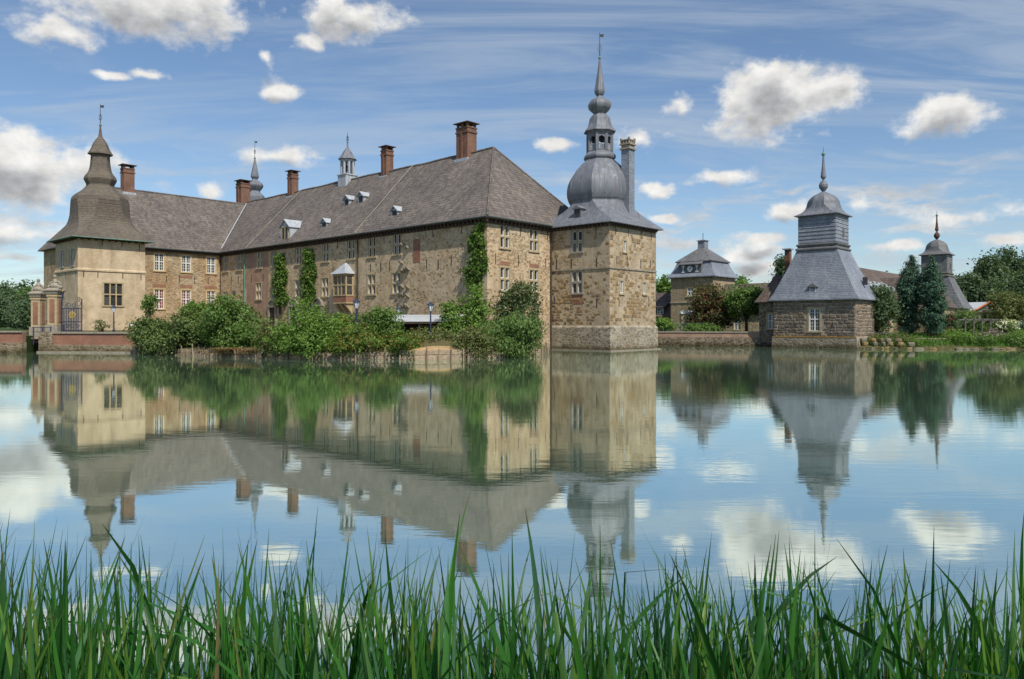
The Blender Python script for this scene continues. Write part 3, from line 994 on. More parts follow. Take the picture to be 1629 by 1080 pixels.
def smooth_profile(prof, sub=4):
    a = np.array(prof, dtype=float)
    out = []
    n = len(a)
    for i in range(n - 1):
        p0, p1, p2, p3 = a[max(i - 1, 0)], a[i], a[i + 1], a[min(i + 2, n - 1)]
        for k in range(sub):
            t = k / sub
            q = 0.5 * ((2 * p1) + (-p0 + p2) * t + (2 * p0 - 5 * p1 + 4 * p2 - p3) * t * t + (-p0 + 3 * p1 - 3 * p2 + p3) * t ** 3)
            out.append(q)
    out.append(a[-1])
    return out


def dome(mb, cx, cy, prof, sub=4):
    """prof: (z, apothem, cut as a share of the apothem)"""
    mb.rings([ring8(cx, cy, z, max(h, 0.02), max(0.0, e) * max(h, 0.02)) for z, h, e in smooth_profile(prof, sub)])


OC = 0.586


def vane(th, cx, cy, z0, z1, mat='iron', ball=0.16, flag=True):
    mb = MB()
    mb.tube([(cx, cy, z0), (cx, cy, z1)], [0.05, 0.025], 5)
    zm = z0 + (z1 - z0) * 0.35
    for a in range(4):
        dx_, dy_ = math.cos(a * math.pi / 2 + .5) * 0.22, math.sin(a * math.pi / 2 + .5) * 0.22
        mb.tube([(cx, cy, zm - .35), (cx + dx_, cy + dy_, zm - .1), (cx + dx_ * 0.7, cy + dy_ * .7, zm + .2), (cx, cy, zm + .55)], 0.022, 4)
    if flag:
        zt = z1 - 0.35
        mb.add([(cx - .02, cy, zt - .12), (cx + .34, cy - .3, zt - .16), (cx + .3, cy - .26, zt + .02), (cx + .38, cy - .34, zt + .18), (cx - .02, cy, zt + .12),
                (cx - .02, cy + .03, zt - .12), (cx + .34, cy - .27, zt - .16), (cx + .3, cy - .23, zt + .02), (cx + .38, cy - .31, zt + .18), (cx - .02, cy + .03, zt + .12)],
               [(0, 1, 2, 3, 4), (9, 8, 7, 6, 5), (0, 5, 6, 1), (1, 6, 7, 2), (2, 7, 8, 3), (3, 8, 9, 4)])
    o = mb.build('weather_vane', mat, th, uv=False)
    MB().ball((cx, cy, z0 + 0.05), ball).build('finial_ball', 'copper_green', o, uv=False).location = tuple(-q for q in (th.off if isinstance(th, Thing) else (0, 0, 0)))
    return o


def chimney(th, cx, cy, w, d_, z0, z1):
    mb = MB()
    h = z1 - 0.75
    mb.box(cx - w / 2, cx + w / 2, cy - d_ / 2, cy + d_ / 2, z0, h)
    mb.box(cx - w / 2 - .09, cx + w / 2 + .09, cy - d_ / 2 - .09, cy + d_ / 2 + .09, h - .55, h - .38)
    mb.box(cx - w / 2 - .07, cx + w / 2 + .07, cy - d_ / 2 - .07, cy + d_ / 2 + .07, h, h + .14)
    for sx in (-1, 1):
        mb.box(cx + sx * w * .5 - .1, cx + sx * w * .5 + .1, cy - .12, cy + .12, z0, h - .56)
        for sy in (-1, 0, 1):
            mb.box(cx + sx * (w / 2 - .16) - .12, cx + sx * (w / 2 - .16) + .12, cy + sy * (d_ / 2 - .16) - .12, cy + sy * (d_ / 2 - .16) + .12, h + .14, h + .58)
    o = mb.build('chimney', 'brick_chimney', th)
    cp = MB()
    cp.rings([[(cx + a * (w / 2 + .28), cy + b * (d_ / 2 + .28), h + .58) for a, b in ((-1, -1), (1, -1), (1, 1), (-1, 1))],
              [(cx + a * (w / 2 + .28), cy + b * (d_ / 2 + .28), h + .65) for a, b in ((-1, -1), (1, -1), (1, 1), (-1, 1))],
              [(cx + a * .1, cy + b * .1, h + .8) for a, b in ((-1, -1), (1, -1), (1, 1), (-1, 1))]])
    cp.v = [tuple(q - r for q, r in zip(v_, th.off)) for v_ in cp.v]
    cp.build('cap', 'rust', o)
    fl = MB()
    fl.box(cx - w / 2 - .16, cx + w / 2 + .16, cy - d_ / 2 - .16, cy + d_ / 2 + .16, z0, z0 + 0.8)
    fl.v = [tuple(q - r for q, r in zip(v_, th.off)) for v_ in fl.v]
    fl.build('flashing', 'lead_pale', o)
    return o


ANCHOR = MB().box(-0.045, 0.045, -0.03, 0.02, 0, 1.0).mesh('wall_anchor', 'iron')


def anchors(th, axis, const, ns, lst, L=1.1):
    for (a, z) in lst:
        loc = (const, a, z - L / 2) if axis == 'x' else (a, const, z - L / 2)
        child('wall_anchor', ANCHOR, th, loc, FACE_ROT[(axis, ns)], (1, 1, L * random.uniform(.85, 1.1)))


def downspout(th, x, y, z0, z1, mat='timber_dark'):
    MB().tube([(x, y, z0), (x, y, z1)], 0.075, 6).build('downspout', mat, th, uv=False)


def dentils(mb, axis, const, ns, a0, a1, z, step=0.55):
    n = max(1, int((a1 - a0) / step))
    for i in range(n):
        c = a0 + (i + .5) * (a1 - a0) / n
        lo, hi = sorted((const + ns * 0.0, const + ns * 0.38))
        if axis == 'x': mb.box(lo, hi, c - .09, c + .09, z - .26, z)
        else: mb.box(c - .09, c + .09, lo, hi, z - .26, z)


def strip(mb, a, b, w, lift=(0, 0, 0.05), side=(1, 0, 0)):
    a = Vector(a) + Vector(lift); b = Vector(b) + Vector(lift)
    s = Vector(side).normalized() * w / 2
    up = Vector((0, 0, 0.05))
    mb.rings([[tuple(a - s), tuple(a + s), tuple(a + s + up), tuple(a - s + up)], [tuple(b - s), tuple(b + s), tuple(b + s + up), tuple(b - s + up)]])


# ------------------------------------------------------------------ long castle wing
CO = dict(origin=M0, rot=ROT)
wing = Thing('castle_wing', 'long stone castle wing with hipped tile roof and cross-mullioned windows behind the shrubs', 'castle wing', off=(8.5, 36, 2.0), **CO)
EZ, RZ, WX = 13.25, 22.8, 17.0
holes_u = [window(wing, 'x', 0.0, -1, y, 10.52, 12.76, 1.36) for y in (53.77, 49.66, 44.1, 40.2, 34.15, 28.0, 22.65, 18.58, 14.0)]
holes_l = [window(wing, 'x', 0.0, -1, y, 6.2, 8.45, 1.38) for y in (44.25, 40.3, 34.2, 28.05, 18.62, 14.1)]
holes_l += [window(wing, 'x', 0.0, -1, y, 6.1, 7.5, 1.2) for y in (53.77, 48.7)]
fh = holes_u + holes_l
mb = MB()
wall(mb, 'x', 0.0, 0.0, 41.6, 0.0, EZ, -1, [h for h in fh if h[0] < 41.6])
wall(mb, 'x', 0.0, 47.6, 72.0, 0.0, EZ, -1, [h for h in fh if h[0] > 47.6])
sh = [window(wing, 'y', 0.0, -1, x, z, z + 2.27, 1.36) for x in (2.55, 7.06) for z in (6.2, 10.48)]
wall(mb, 'y', 0.0, 0.0, WX, 0.0, EZ, -1, sh)
wall(mb, 'x', WX, 0.0, 72.0, 0.0, EZ, 1)
wall(mb, 'y', 72.0, 0.0, WX, 0.0, EZ, 1)
mb.build('wall', 'facade_stone', wing)
mb = MB()
wall(mb, 'x', 0.0, 41.6, 47.6, 0.0, EZ, -1, [h for h in fh if 41.6 < h[0] < 47.6])
mb.build('brick_wall', 'brick_old', wing)
# roof: long slopes, hipped ends, soffit
OV = 0.6
kx = (RZ - EZ) / 8.5
ez = EZ + 0.08
rf = MB()
c0 = [(-OV, -OV, ez), (WX + OV, -OV, ez), (WX + OV, 72 + OV, ez), (-OV, 72 + OV, ez)]
r0, r1 = (8.5, 7.27, RZ), (8.5, 66.0, RZ)
rf.add(c0 + [r0, r1], [(0, 1, 4), (1, 2, 5, 4), (2, 3, 5)])


def sag(y):
    return 0.0 if y < 7.3 or y > 66 else -(.07 * math.sin((y - 7.3) * .41) ** 2 + .06 * math.sin((y - 7.3) * .113 * 1.0) ** 2) * min(1, (y - 7.3) / 3, (66 - y) / 3)


NU, NV = 44, 8          # old rafters: the slope hangs a little between them
gv = []
for j in range(NV + 1):
    t = j / NV
    for i in range(NU + 1):
        q_ = i / NU
        ya = -OV + q_ * (72 + 2 * OV); yb = 7.27 + q_ * (66.0 - 7.27)
        y = ya + (yb - ya) * t
        dzz = sag(y) * t - (.05 * math.sin(y * .83 + 1.2) ** 2 * math.sin(math.pi * t) if 0 < i < NU else 0)
        gv.append((-OV + (8.5 + OV) * t, y, ez + (RZ - ez) * t + dzz))
rf.add(gv, [(j * (NU + 1) + i + 1, j * (NU + 1) + i, (j + 1) * (NU + 1) + i, (j + 1) * (NU + 1) + i + 1) for j in range(NV) for i in range(NU)])
lo = [(a, b, ez - 0.14) for a, b, _ in c0]
rf.add(c0 + lo, [(0, 4, 5, 1), (1, 5, 6, 2), (2, 6, 7, 3), (3, 7, 4, 0), (4, 7, 6, 5)])
roof = rf.build('roof', 'roof_tile', wing)
off = wing.off


def sub(mbx, name, mat, parent=roof, o_=off):
    mbx.v = [tuple(q - r for q, r in zip(v_, o_)) for v_ in mbx.v]
    return mbx.build(name, mat, parent)


cr = MB()
cr.tube([(8.5, 7.27 + (66 - 7.27) * i / 48, RZ + sag(7.27 + (66 - 7.27) * i / 48)) for i in range(49)], 0.16, 6)
for c in c0[:2]: cr.tube([Vector(c) + Vector((0, 0, .02)), r0], 0.13, 6)
sub(cr, 'ridge_cap', 'roof_tile')
gt = MB()
gt.tube([(-OV - .06, -OV, ez - .05), (-OV - .06, 55.2, ez - .05)], 0.09, 6)
gt.tube([(-OV, -OV - .06, ez - .05), (10.0, -OV - .06, ez - .05)], 0.09, 6)
sub(gt, 'gutter', 'gutter_zinc')
for y in (21.2, 47.0):
    ln = MB()
    ln.tube([(-OV + 0.1, y, ez + .16), (8.4, y, RZ + .03)], 0.05, 4)
    sub(ln, 'lightning_wire', 'sandstone_grey')
co_ = MB()
dentils(co_, 'x', 0.0, -1, 0.0, 55.0, EZ - .1)
dentils(co_, 'y', 0.0, -1, 0.0, 9.8, EZ - .1)
co_.box(-.14, -0.004, -.14, 55.1, EZ - .52, EZ - .37)
co_.box(0.0, 9.9, -.14, -0.004, EZ - .52, EZ - .37)
co_.build('cornice', 'timber_dark', wing)
anchors(wing, 'x', 0, -1, [(9.0, 9.25), (7.15, 9.1), (5.15, 9.35), (18.8, 9.35), (16.9, 9.3), (15.3, 9.3), (26.3, 9.4), (32.6, 9.3), (43, 9.2), (46.2, 9.2), (50, 9.2), (52, 9.3), (16.3, 12.4), (25.4, 12.5), (8, 12.5), (3.6, 12.5)])
anchors(wing, 'y', 0, -1, [(1.2, 9.3), (4.6, 9.25), (9.0, 9.3), (4.9, 12.4), (9.3, 12.4)])
downspout(wing, -0.14, 21.15, 2.1, 13.1)
downspout(wing, -0.14, 47.97, 2.1, 13.1, 'copper_green')
downspout(wing, 9.75, -0.16, 0.2, 13.1)
for (y, w) in ((11.7, 1.9), (26.6, 1.15), (49.5, 1.2)):
    chimney(wing, 8.5, y, 1.5 if w > 1.5 else 1.15, w, 21.3, 26.1 if w < 1.5 else 26.4)
chimney(wing, 8.2, 64.2, 1.6, 1.7, 21.0, 26.5)
# bricked-up window, brick relieving arches, corbels of a vanished turret
MB().box(-0.03, 0.05, 10.05, 11.2, 9.45, 11.95).build('bricked_window', 'brick_red', wing)
for x in (2.55, 7.06):
    MB().box(x - .75, x + .75, -0.025, 0.05, 8.72, 9.1).build('brick_arch', 'brick_red', wing)
crng = random.Random(3)
CORB = MB()
CORB.rings([[(-.2, 0.05, .0), (.2, 0.05, 0), (.2, .05, .42), (-.2, .05, .42)], [(-.2, -.25, .1), (.2, -.25, .1), (.2, -.25, .42), (-.2, -.25, .42)], [(-.18, -.48, .24), (.18, -.48, .24), (.18, -.5, .4), (-.18, -.5, .4)]])
CORBM = CORB.mesh('corbel', 'sandstone_grey')
for (y, z) in ((12.95, 11.3), (12.0, 10.95), (13.05, 9.4), (12.25, 8.55), (12.85, 8.35), (11.9, 8.6), (12.95, 6.7), (12.0, 6.65), (12.85, 5.75), (12.0, 5.65), (12.7, 4.5), (12.3, 4.55), (12.0, 4.5)):
    child('corbel', CORBM, wing, (0, y, z), -math.pi / 2, (crng.uniform(.8, 1.1), crng.uniform(.8, 1.1), crng.uniform(.8, 1.2)))
# arched doorways
for y in (40.45, 35.2, 29.6):
    dm = MB()
    dm.box(-.22, 0.05, y - 1.05, y - .75, 2, 5.0); dm.box(-.22, .05, y + .75, y + 1.05, 2, 5.0)
    dm.box(-.26, .05, y - 1.15, y + 1.15, 5.0, 5.2)
    N_ = 12
    for i in range(N_):
        a, b = math.pi * i / N_, math.pi * (i + 1) / N_
        q = []
        for (r, xx) in ((1.12, -.26), (.86, -.26)):
            q.append(r)
        p = [(xx, y + rr * math.cos(t_), 5.2 + rr * .82 * math.sin(t_)) for xx in (-.26, .05) for rr in (.88, 1.12) for t_ in (a, b)]
        dm.add(p, [(0, 1, 3, 2), (4, 6, 7, 5), (2, 3, 7, 6), (0, 4, 5, 1)])
    o = dm.build('doorway', 'sandstone_grey', wing)
    dd = MB(); dd.box(-.05, .04, y - .75, y + .75, 2, 5.0)
    sub(dd, 'door', 'timber_dark', o)
    ty = MB(); ty.box(-.08, .04, y - .8, y + .8, 5.2, 5.85)
    sub(ty, 'tympanum', 'sandstone_grey', o)
# oval niche
MB().ball((0.0, 51.3, 7.3), .07, .62, .4).build('oval_window', 'glass_dark', wing, uv=False)

# oriel on corbels
oy0, oy1, op = 22.15, 24.75, 1.05
om = MB()
om.box(-op, -.002, oy0, oy1, 5.2, 5.35)
for yy in (oy0 + .08, oy0 + .95, oy1 - .95, oy1 - .08): om.box(-op - .02, -op + .12, yy - .09, yy + .09, 6.15, 8.6)
for yy in (oy0 + .06, oy1 - .06): om.box(-.2, 0.0, yy - .08, yy + .08, 6.15, 8.6)
om.box(-op - .03, -.002, oy0 - .03, oy1 + .03, 6.1, 6.25)
om.box(-op - .025, -op + .1, oy0 - .025, oy1 + .025, 7.32, 7.46)
for yy in (oy0, oy1): om.box(-op + .1, 0, yy - .03, yy + .03, 7.32, 7.46)
om.box(-op - .06, -.002, oy0 - .06, oy1 + .06, 8.5, 8.72)
for yy in (oy0 + .35, (oy0 + oy1) / 2, oy1 - .35):
    om.rings([[(-op - .0, yy - .17, 5.2), (-.0, yy - .17, 5.2), (-.0, yy + .17, 5.2), (-op, yy + .17, 5.2)][::-1], [(-op * .8, yy - .17, 4.85), (0, yy - .17, 4.85), (0, yy + .17, 4.85), (-op * .8, yy + .17, 4.85)][::-1], [(-.25, yy - .17, 4.25), (0, yy - .17, 4.25), (0, yy + .17, 4.25), (-.25, yy + .17, 4.25)][::-1], [(-.05, yy - .17, 3.7), (0, yy - .17, 3.7), (0, yy + .17, 3.7), (-.05, yy + .17, 3.7)][::-1]])
oriel = om.build('oriel', 'sandstone', wing)
q = MB(); q.box(-op + .02, -.003, oy0 + .02, oy1 - .02, 5.35, 6.1); sub(q, 'brick_band', 'brick_red', oriel)
for (a, b) in ((oy0 + .17, oy0 + .86), (oy0 + 1.04, oy1 - 1.04), (oy1 - .86, oy1 - .17)):
    for (z0_, z1_) in ((6.25, 7.32), (7.46, 8.5)):
        q = MB(); q.box(-op + .05, -op + .07, a, b, z0_, z1_); sub(q, 'pane', 'glass_dark', oriel)
for yy in (oy0, oy1):
    for (z0_, z1_) in ((6.25, 7.32), (7.46, 8.5)):
        q = MB(); q.box(-op + .13, -.2, yy - .01, yy + .01, z0_, z1_); sub(q, 'pane', 'glass_dark', oriel)
q = MB(); q.box(-op + .1, 0, oy0 + .04, oy0 + .06, 6.25, 8.5); q.box(-.9, -.6, oy0 + .3, oy1 - .3, 6.3, 8.5); sub(q, 'curtain', 'louvre', oriel)
q = MB(); my = (oy0 + oy1) / 2
q.add([(-op - .3, oy0 - .3, 8.72), (-op - .3, oy1 + .3, 8.72), (0, oy1 + .3, 8.72), (0, oy0 - .3, 8.72), (0, my, 10.15), (-.35, my, 10.0)], [(0, 3, 5), (3, 4, 5), (1, 0, 5), (2, 1, 5), (4, 2, 5), (0, 1, 2, 3)])
sub(q, 'oriel_roof', 'lead_pale', oriel)


def dormer(y, x0, w, h, mat='lead_pale', back=None, door=False):
    z0_ = EZ + kx * x0 - .1
    top = z0_ + h
    rz_ = top + w * .42
    xb = (rz_ - EZ) / kx + .1
    q = MB()
    q.add([(x0, y - w / 2, z0_), (x0, y + w / 2, z0_), (x0, y + w / 2, top), (x0, y, rz_ - .08), (x0, y - w / 2, top),
           (xb, y - w / 2, z0_), (xb, y + w / 2, z0_), (xb, y + w / 2, top), (xb, y, rz_ - .08), (xb, y - w / 2, top)],
          [(0, 4, 3, 2, 1), (0, 5, 9, 4), (1, 2, 7, 6)])
    o = q.build('dormer', mat, wing)
    rr = MB()
    e = .16
    for s_ in (-1, 1):
        a = (x0 - .22, y + s_ * (w / 2 + e), top - e * .8); b = (xb, y + s_ * (w / 2 + e), top - e * .8)
        c = (xb, y, rz_); d2 = (x0 - .22, y, rz_)
        up = (0, 0, .07)
        vs_ = [a, b, c, d2] + [tuple(i + j for i, j in zip(p_, up)) for p_ in (a, b, c, d2)]
        fs_ = [(0, 1, 2, 3), (7, 6, 5, 4), (0, 4, 5, 1), (3, 2, 6, 7), (0, 3, 7, 4)]
        rr.add(vs_, [f[::-1] for f in fs_] if s_ > 0 else fs_)
    sub(rr, 'dormer_roof', mat, o)
    lv = MB()
    lv.box(x0 - .03, x0 + .05, y - w * .33, y + w * .33, z0_ + .25, top - .02)
    sub(lv, 'louvre', 'louvre', o)
    if door:
        fr_ = MB()
        for yy in (y - w * .33, y, y + w * .33): fr_.box(x0 - .07, x0 + .02, yy - .07, yy + .07, z0_ + .2, top)
        fr_.box(x0 - .07, x0 + .02, y - w * .33, y + w * .33, top - .1, top + .05)
        sub(fr_, 'door_frame', 'sandstone', o)


dormer(37.6, 0.15, 2.3, 2.35, door=True)
for (y, x0) in ((30.1, 1.3), (29.3, 4.15), (26.4, 4.25), (16.0, 1.35)): dormer(y, x0 - .1, 1.15, 1.2)
# open bell turret on the ridge
bt = MB()
tx, ty_ = 8.5, 35.4
bt.box(tx - .95, tx + .95, ty_ - .95, ty_ + .95, 21.4, 23.35)
bt.box(tx - 1.05, tx + 1.05, ty_ - 1.05, ty_ + 1.05, 23.35, 23.5)
for a in range(8):
    an = math.pi / 8 + a * math.pi / 4
    bx_, by_ = tx + .86 * math.cos(an), ty_ + .86 * math.sin(an)
    bt.box(bx_ - .12, bx_ + .12, by_ - .12, by_ + .12, 23.5, 25.6)
bt.lathe(tx, ty_, [(25.3, .98), (25.62, .98)], 8)
bell_t = bt.build('bell_turret', 'lead_pale', wing)
bd = MB()
dome(bd, tx, ty_, [(25.62, 1.22, OC), (25.75, 1.15, OC), (26.15, .85, OC), (26.7, .55, OC), (27.1, .3, OC), (27.35, .14, OC), (28.0, .07, OC)], 3)
sub(bd, 'turret_roof', 'lead', bell_t)
bl_ = MB(); bl_.lathe(tx, ty_, [(24.1, .42), (24.25, .36), (24.6, .27), (24.85, .12)], 10); sub(bl_, 'bell', 'iron', bell_t)
vane(wing, tx, ty_, 28.0, 29.4, ball=.14, flag=False)

# ------------------------------------------------------------------ court wing (left)
KY = 55.17
cwing = Thing('castle_wing', 'shorter stone castle wing with six white sash windows beside the ochre tower', 'castle wing', off=(-9.5, 62.7, 2.0), **CO)
X0 = -19.0
hu = [window(cwing, 'y', KY, -1, x, 10.22, 12.62, 1.34, 'white', 'glass_green', 'sandstone_yellow') for x in (-8.99, -5.22, -1.55)]
hl = [window(cwing, 'y', KY, -1, x, 4.9, 7.6, 1.34, 'white', 'glass_red', 'sandstone_yellow') for x in (-8.99, -5.22, -1.55)]
mb = MB()
wall(mb, 'y', KY, X0, 0.0, 0.0, EZ, -1, hu + hl)
wall(mb, 'x', X0, KY, 70.2, 0.0, EZ, -1)
wall(mb, 'y', 70.2, X0, 0.0, 0.0, EZ, 1)
mb.build('wall', 'wing_stone', cwing)
rf = MB()
LZ = 22.3
e0 = [(X0 - OV, KY - OV, ez - .02), (4.0, KY - OV, ez - .02), (4.0, 70.2 + OV, ez - .02), (X0 - OV, 70.2 + OV, ez - .02)]
ra, rb = (X0 + 6.0, 62.7, LZ), (8.06, 62.7, LZ)
rf.add([e0[0], (0.0, KY - OV, ez - .02), (8.06, 62.7, LZ), ra], [(0, 1, 2, 3)])
rf.add([e0[0], ra, e0[3]], [(0, 1, 2)])
rf.add([e0[3], ra, rb, (0.0, 70.2 + OV, ez - .02)], [(0, 1, 2, 3)])
lw = [(a, b, ez - .16) for a, b, _ in (e0[0], (0.0, KY - OV, 0), (0.0, 70.2 + OV, 0), e0[3])]
rf.add([e0[0], (0.0, KY - OV, ez - .02), (0.0, 70.2 + OV, ez - .02), e0[3]] + lw, [(0, 4, 5, 1), (3, 7, 4, 0), (4, 7, 6, 5)])
croof = rf.build('roof', 'roof_tile', cwing)
cr = MB(); cr.tube([ra, rb], .15, 6); cr.tube([e0[0], ra], .12, 6)
sub(cr, 'ridge_cap', 'roof_tile', croof, cwing.off)
vl = MB()
k2 = (LZ - EZ) / 7.53
vp0, vp1 = Vector((-.35, KY - .35, ez + .05)), Vector((7.9, 62.45, LZ - .05))
sd = Vector((.75, .66, .2)).normalized() * .2
sdn = Vector((1, -1, 0)).normalized()
for (w0,) in ((.26,),):
    a, b = vp0, vp1
    s1 = Vector((1.0, 0, kx)).normalized() * w0; s2 = Vector((0, 1.0, k2)).normalized() * w0
    lift = Vector((-.07, -.07, .1))
    vl.add([a + lift, b + lift, b + s1 * 1.0 + Vector((-.07, 0, .1)), a + s1 + Vector((-.07, 0, .1)), b + s2 + Vector((0, -.07, .1)), a + s2 + Vector((0, -.07, .1))],
           [(0, 1, 2, 3), (0, 5, 4, 1)])
sub(vl, 'valley_flashing', 'lead_pale', croof, cwing.off)
gt = MB(); gt.tube([(X0 - OV, KY - OV - .06, ez - .06), (-.6, KY - OV - .06, ez - .06)], .09, 6)
sub(gt, 'gutter', 'gutter_zinc', croof, cwing.off)
co_ = MB()
co_.box(-13.4, -0.15, KY - .45, KY - .003, EZ - .34, EZ - .05)
co_.build('cornice', 'timber_dark', cwing)
anchors(cwing, 'y', KY, -1, [(-8.0, 9.2), (-6.2, 9.2), (-4.0, 9.2), (-2.0, 9.2)])
for (x, z) in ((-5.22, 9.35), (-8.99, 7.95), (-5.22, 7.95), (-1.55, 7.95)):
    MB().box(x - .9, x + .9, KY - .03, KY + .05, z, z + .4).build('brick_arch', 'brick_red', cwing)
chimney(cwing, -10.4, 62.7, 1.5, 1.2, 21.0, 25.9)
downspout(cwing, -0.2, KY - .14, 2.0, 13.1, 'timber_dark')

# ------------------------------------------------------------------ tall moat tower with lead onion dome
TX, TY, TS = 9.95, -7.66, 8.77
tower = Thing('castle_tower', 'tall square stone tower rising from the moat with lead onion dome and lantern', 'tower', off=(TX + TS / 2, TY + TS / 2, 0.0), **CO)
TE = 13.0
h1 = [window(tower, 'x', TX, -1, -3.48, 10.35, 12.55, 1.35, 'cross', stone='sandstone_grey'), window(tower, 'x', TX, -1, -3.48, 6.03, 8.33, 1.35, 'cross', stone='sandstone_grey')]
h2 = [window(tower, 'y', TY, -1, 12.67, 10.3, 11.45, .55, 'slit'), window(tower, 'y', TY, -1, 12.08, 5.95, 7.25, .6, 'slit', stone='sandstone'), window(tower, 'y', TY, -1, 16.43, 6.02, 7.25, .6, 'slit', stone='sandstone')]
mb = MB()
wall(mb, 'x', TX, TY, TY + TS, 2.55, TE, -1, h1)
wall(mb, 'y', TY, TX, TX + TS, 2.55, TE, -1, h2)
wall(mb, 'x', TX + TS, TY, TY + TS, 2.55, TE, 1)
wall(mb, 'y', TY + TS, TX, TX + TS, 2.55, TE, 1)
mb.build('wall', 'tower_stone', tower)
pl_ = MB()
e = .16
for (z0_, z1_, e0_, e1_) in ((-1.2, 2.42, e + .06, e), (2.42, 2.6, e, .01)):
    pl_.rings([[(TX - e0_, TY - e0_, z0_), (TX + TS + e0_, TY - e0_, z0_), (TX + TS + e0_, TY + TS, z0_), (TX - e0_, TY + TS, z0_)], [(TX - e1_, TY - e1_, z1_), (TX + TS + e1_, TY - e1_, z1_), (TX + TS + e1_, TY + TS, z1_), (TX - e1_, TY + TS, z1_)]], False, z1_ > 2.5)
pl_.build('plinth', 'plinth_stone', tower)
fo = MB()
fo.box(TX - .4, TX + TS + .4, TY - .4, TY - .16, -.6, .1); fo.box(TX - .4, TX - .2, TY - .16, TY + 7.3, -.6, .097)
fo.build('footing', 'sandstone_grey', tower)
sc_ = MB()
for z_ in (8.45,):
    sc_.box(TX - .1, TX + TS + .1, TY - .1, TY - .003, z_, z_ + .17)
    sc_.box(TX - .1, TX - .003, TY - .0035, TY + 7.6, z_, z_ + .17)
sc_.build('string_course', 'sandstone_grey', tower)
co_ = MB()
dentils(co_, 'x', TX, -1, TY, TY + 7.4, TE + .12, .5)
dentils(co_, 'y', TY, -1, TX, TX + TS, TE + .12, .5)
co_.box(TX - .12, TX + TS + .12, TY - .12, TY + TS + .12, TE - .24, TE - .16)
co_.build('cornice', 'timber_dark', tower)
anchors(tower, 'x', TX, -1, [(TY + 1.6, 9.2), (TY + 4.9, 9.2), (TY + 6.9, 9.2), (TY + 1.6, 5.0), (TY + 1.7, 12.5), (TY + 7.2, 5.2)])
anchors(tower, 'y', TY, -1, [(11.2, 9.3), (13.2, 9.3), (15.7, 9.3), (17.6, 9.3), (11.6, 5.1), (17.3, 5.2), (11.0, 12.5), (13.3, 12.5), (15.8, 12.5), (17.8, 12.5)])
MB().box(TX - .025, TX + .05, -4.2, -2.75, 4.85, 5.85).build('bricked_patch', 'brick_red', tower)
downspout(tower, TX + TS + .12, TY + .12, 2.6, 13.0)
TCX, TCY = TX + TS / 2, TY + TS / 2
dm = MB()
dome(dm, TCX, TCY, [(TE + .1, 5.05, .006), (TE + .28, 4.95, .006), (TE + .75, 4.45, .05), (TE + 1.35, 3.9, .2), (TE + 2.0, 3.45, .38), (TE + 2.6, 3.16, .52), (15.95, 3.1, OC), (16.25, 3.25, OC), (16.8, 3.42, OC), (17.4, 3.46, OC), (18.1, 3.36, OC),
                   (18.8, 3.08, OC), (19.5, 2.62, OC), (20.1, 2.1, OC), (20.5, 1.68, OC), (20.8, 1.42, OC)], 4)
troof = dm.build('roof', 'lead', tower)
toff = tower.off
ln = MB()
dome(ln, TCX, TCY, [(20.72, 1.45, OC), (20.85, 1.62, OC), (21.1, 1.66, OC), (21.35, 1.52, OC), (21.5, 1.36, OC), (21.68, 1.36, OC)], 3)
for a in range(8):
    an = math.pi / 8 + a * math.pi / 4
    bx_, by_ = TCX + 1.3 * math.cos(an), TCY + 1.3 * math.sin(an)
    ln.lathe(bx_, by_, [(21.6, .2), (23.6, .2)], 6)
    a2 = an + math.pi / 4
    p0 = Vector((TCX + 1.28 * math.cos(an), TCY + 1.28 * math.sin(an), 0)); p1 = Vector((TCX + 1.28 * math.cos(a2), TCY + 1.28 * math.sin(a2), 0))
    ctr = (p0 + p1) / 2; hw = (p1 - p0).length / 2 - .14; td = (p1 - p0).normalized(); nd = Vector((ctr.x - TCX, ctr.y - TCY, 0)).normalized() * .1
    for i in range(6):      # spandrels of the round arch
        t0, t1 = math.pi * i / 6, math.pi * (i + 1) / 6
        q0 = ctr + td * hw * math.cos(t0) + Vector((0, 0, 22.85 + hw * math.sin(t0))); q1 = ctr + td * hw * math.cos(t1) + Vector((0, 0, 22.85 + hw * math.sin(t1)))
        u0 = Vector((q0.x, q0.y, 23.62)); u1 = Vector((q1.x, q1.y, 23.62))
        ln.add([q0 + nd, q1 + nd, u1 + nd, u0 + nd, q0 - nd, q1 - nd, u1 - nd, u0 - nd], [(0, 1, 2, 3), (7, 6, 5, 4), (0, 4, 5, 1)])
ln.lathe(TCX, TCY, [(23.55, 1.4), (23.78, 1.5)], 8)
lantern = ln.build('lantern', 'lead', tower)
bal = MB()
for a in range(8):
    an = math.pi / 8 + a * math.pi / 4; a2 = an + math.pi / 4
    p0 = Vector((TCX + 1.28 * math.cos(an), TCY + 1.28 * math.sin(an), 22.32)); p1 = Vector((TCX + 1.28 * math.cos(a2), TCY + 1.28 * math.sin(a2), 22.32))
    bal.tube([p0, p1], .07, 5)
    for i in range(1, 6):
        c = p0.lerp(p1, i / 6)
        bal.tube([(c.x, c.y, 21.65), (c.x, c.y, 22.3)], .045, 5)
sub(bal, 'balustrade', 'lead_pale', lantern, toff)
sp = MB()
dome(sp, TCX, TCY, [(23.78, 1.66, OC), (23.92, 1.62, OC), (24.35, 1.3, OC), (24.9, 1.13, OC), (25.4, 1.02, OC), (25.75, .66, OC), (25.85, .6, OC), (26.05, .8, OC), (26.4, 1.12, OC), (26.8, 1.22, OC), (27.15, 1.08, OC), (27.45, .72, OC), (27.62, .4, OC), (27.8, .3, OC),
                   (27.95, .42, OC), (28.25, .54, OC), (28.6, .53, OC), (29.6, .37, OC), (30.8, .2, OC), (31.9, .08, OC)], 4)
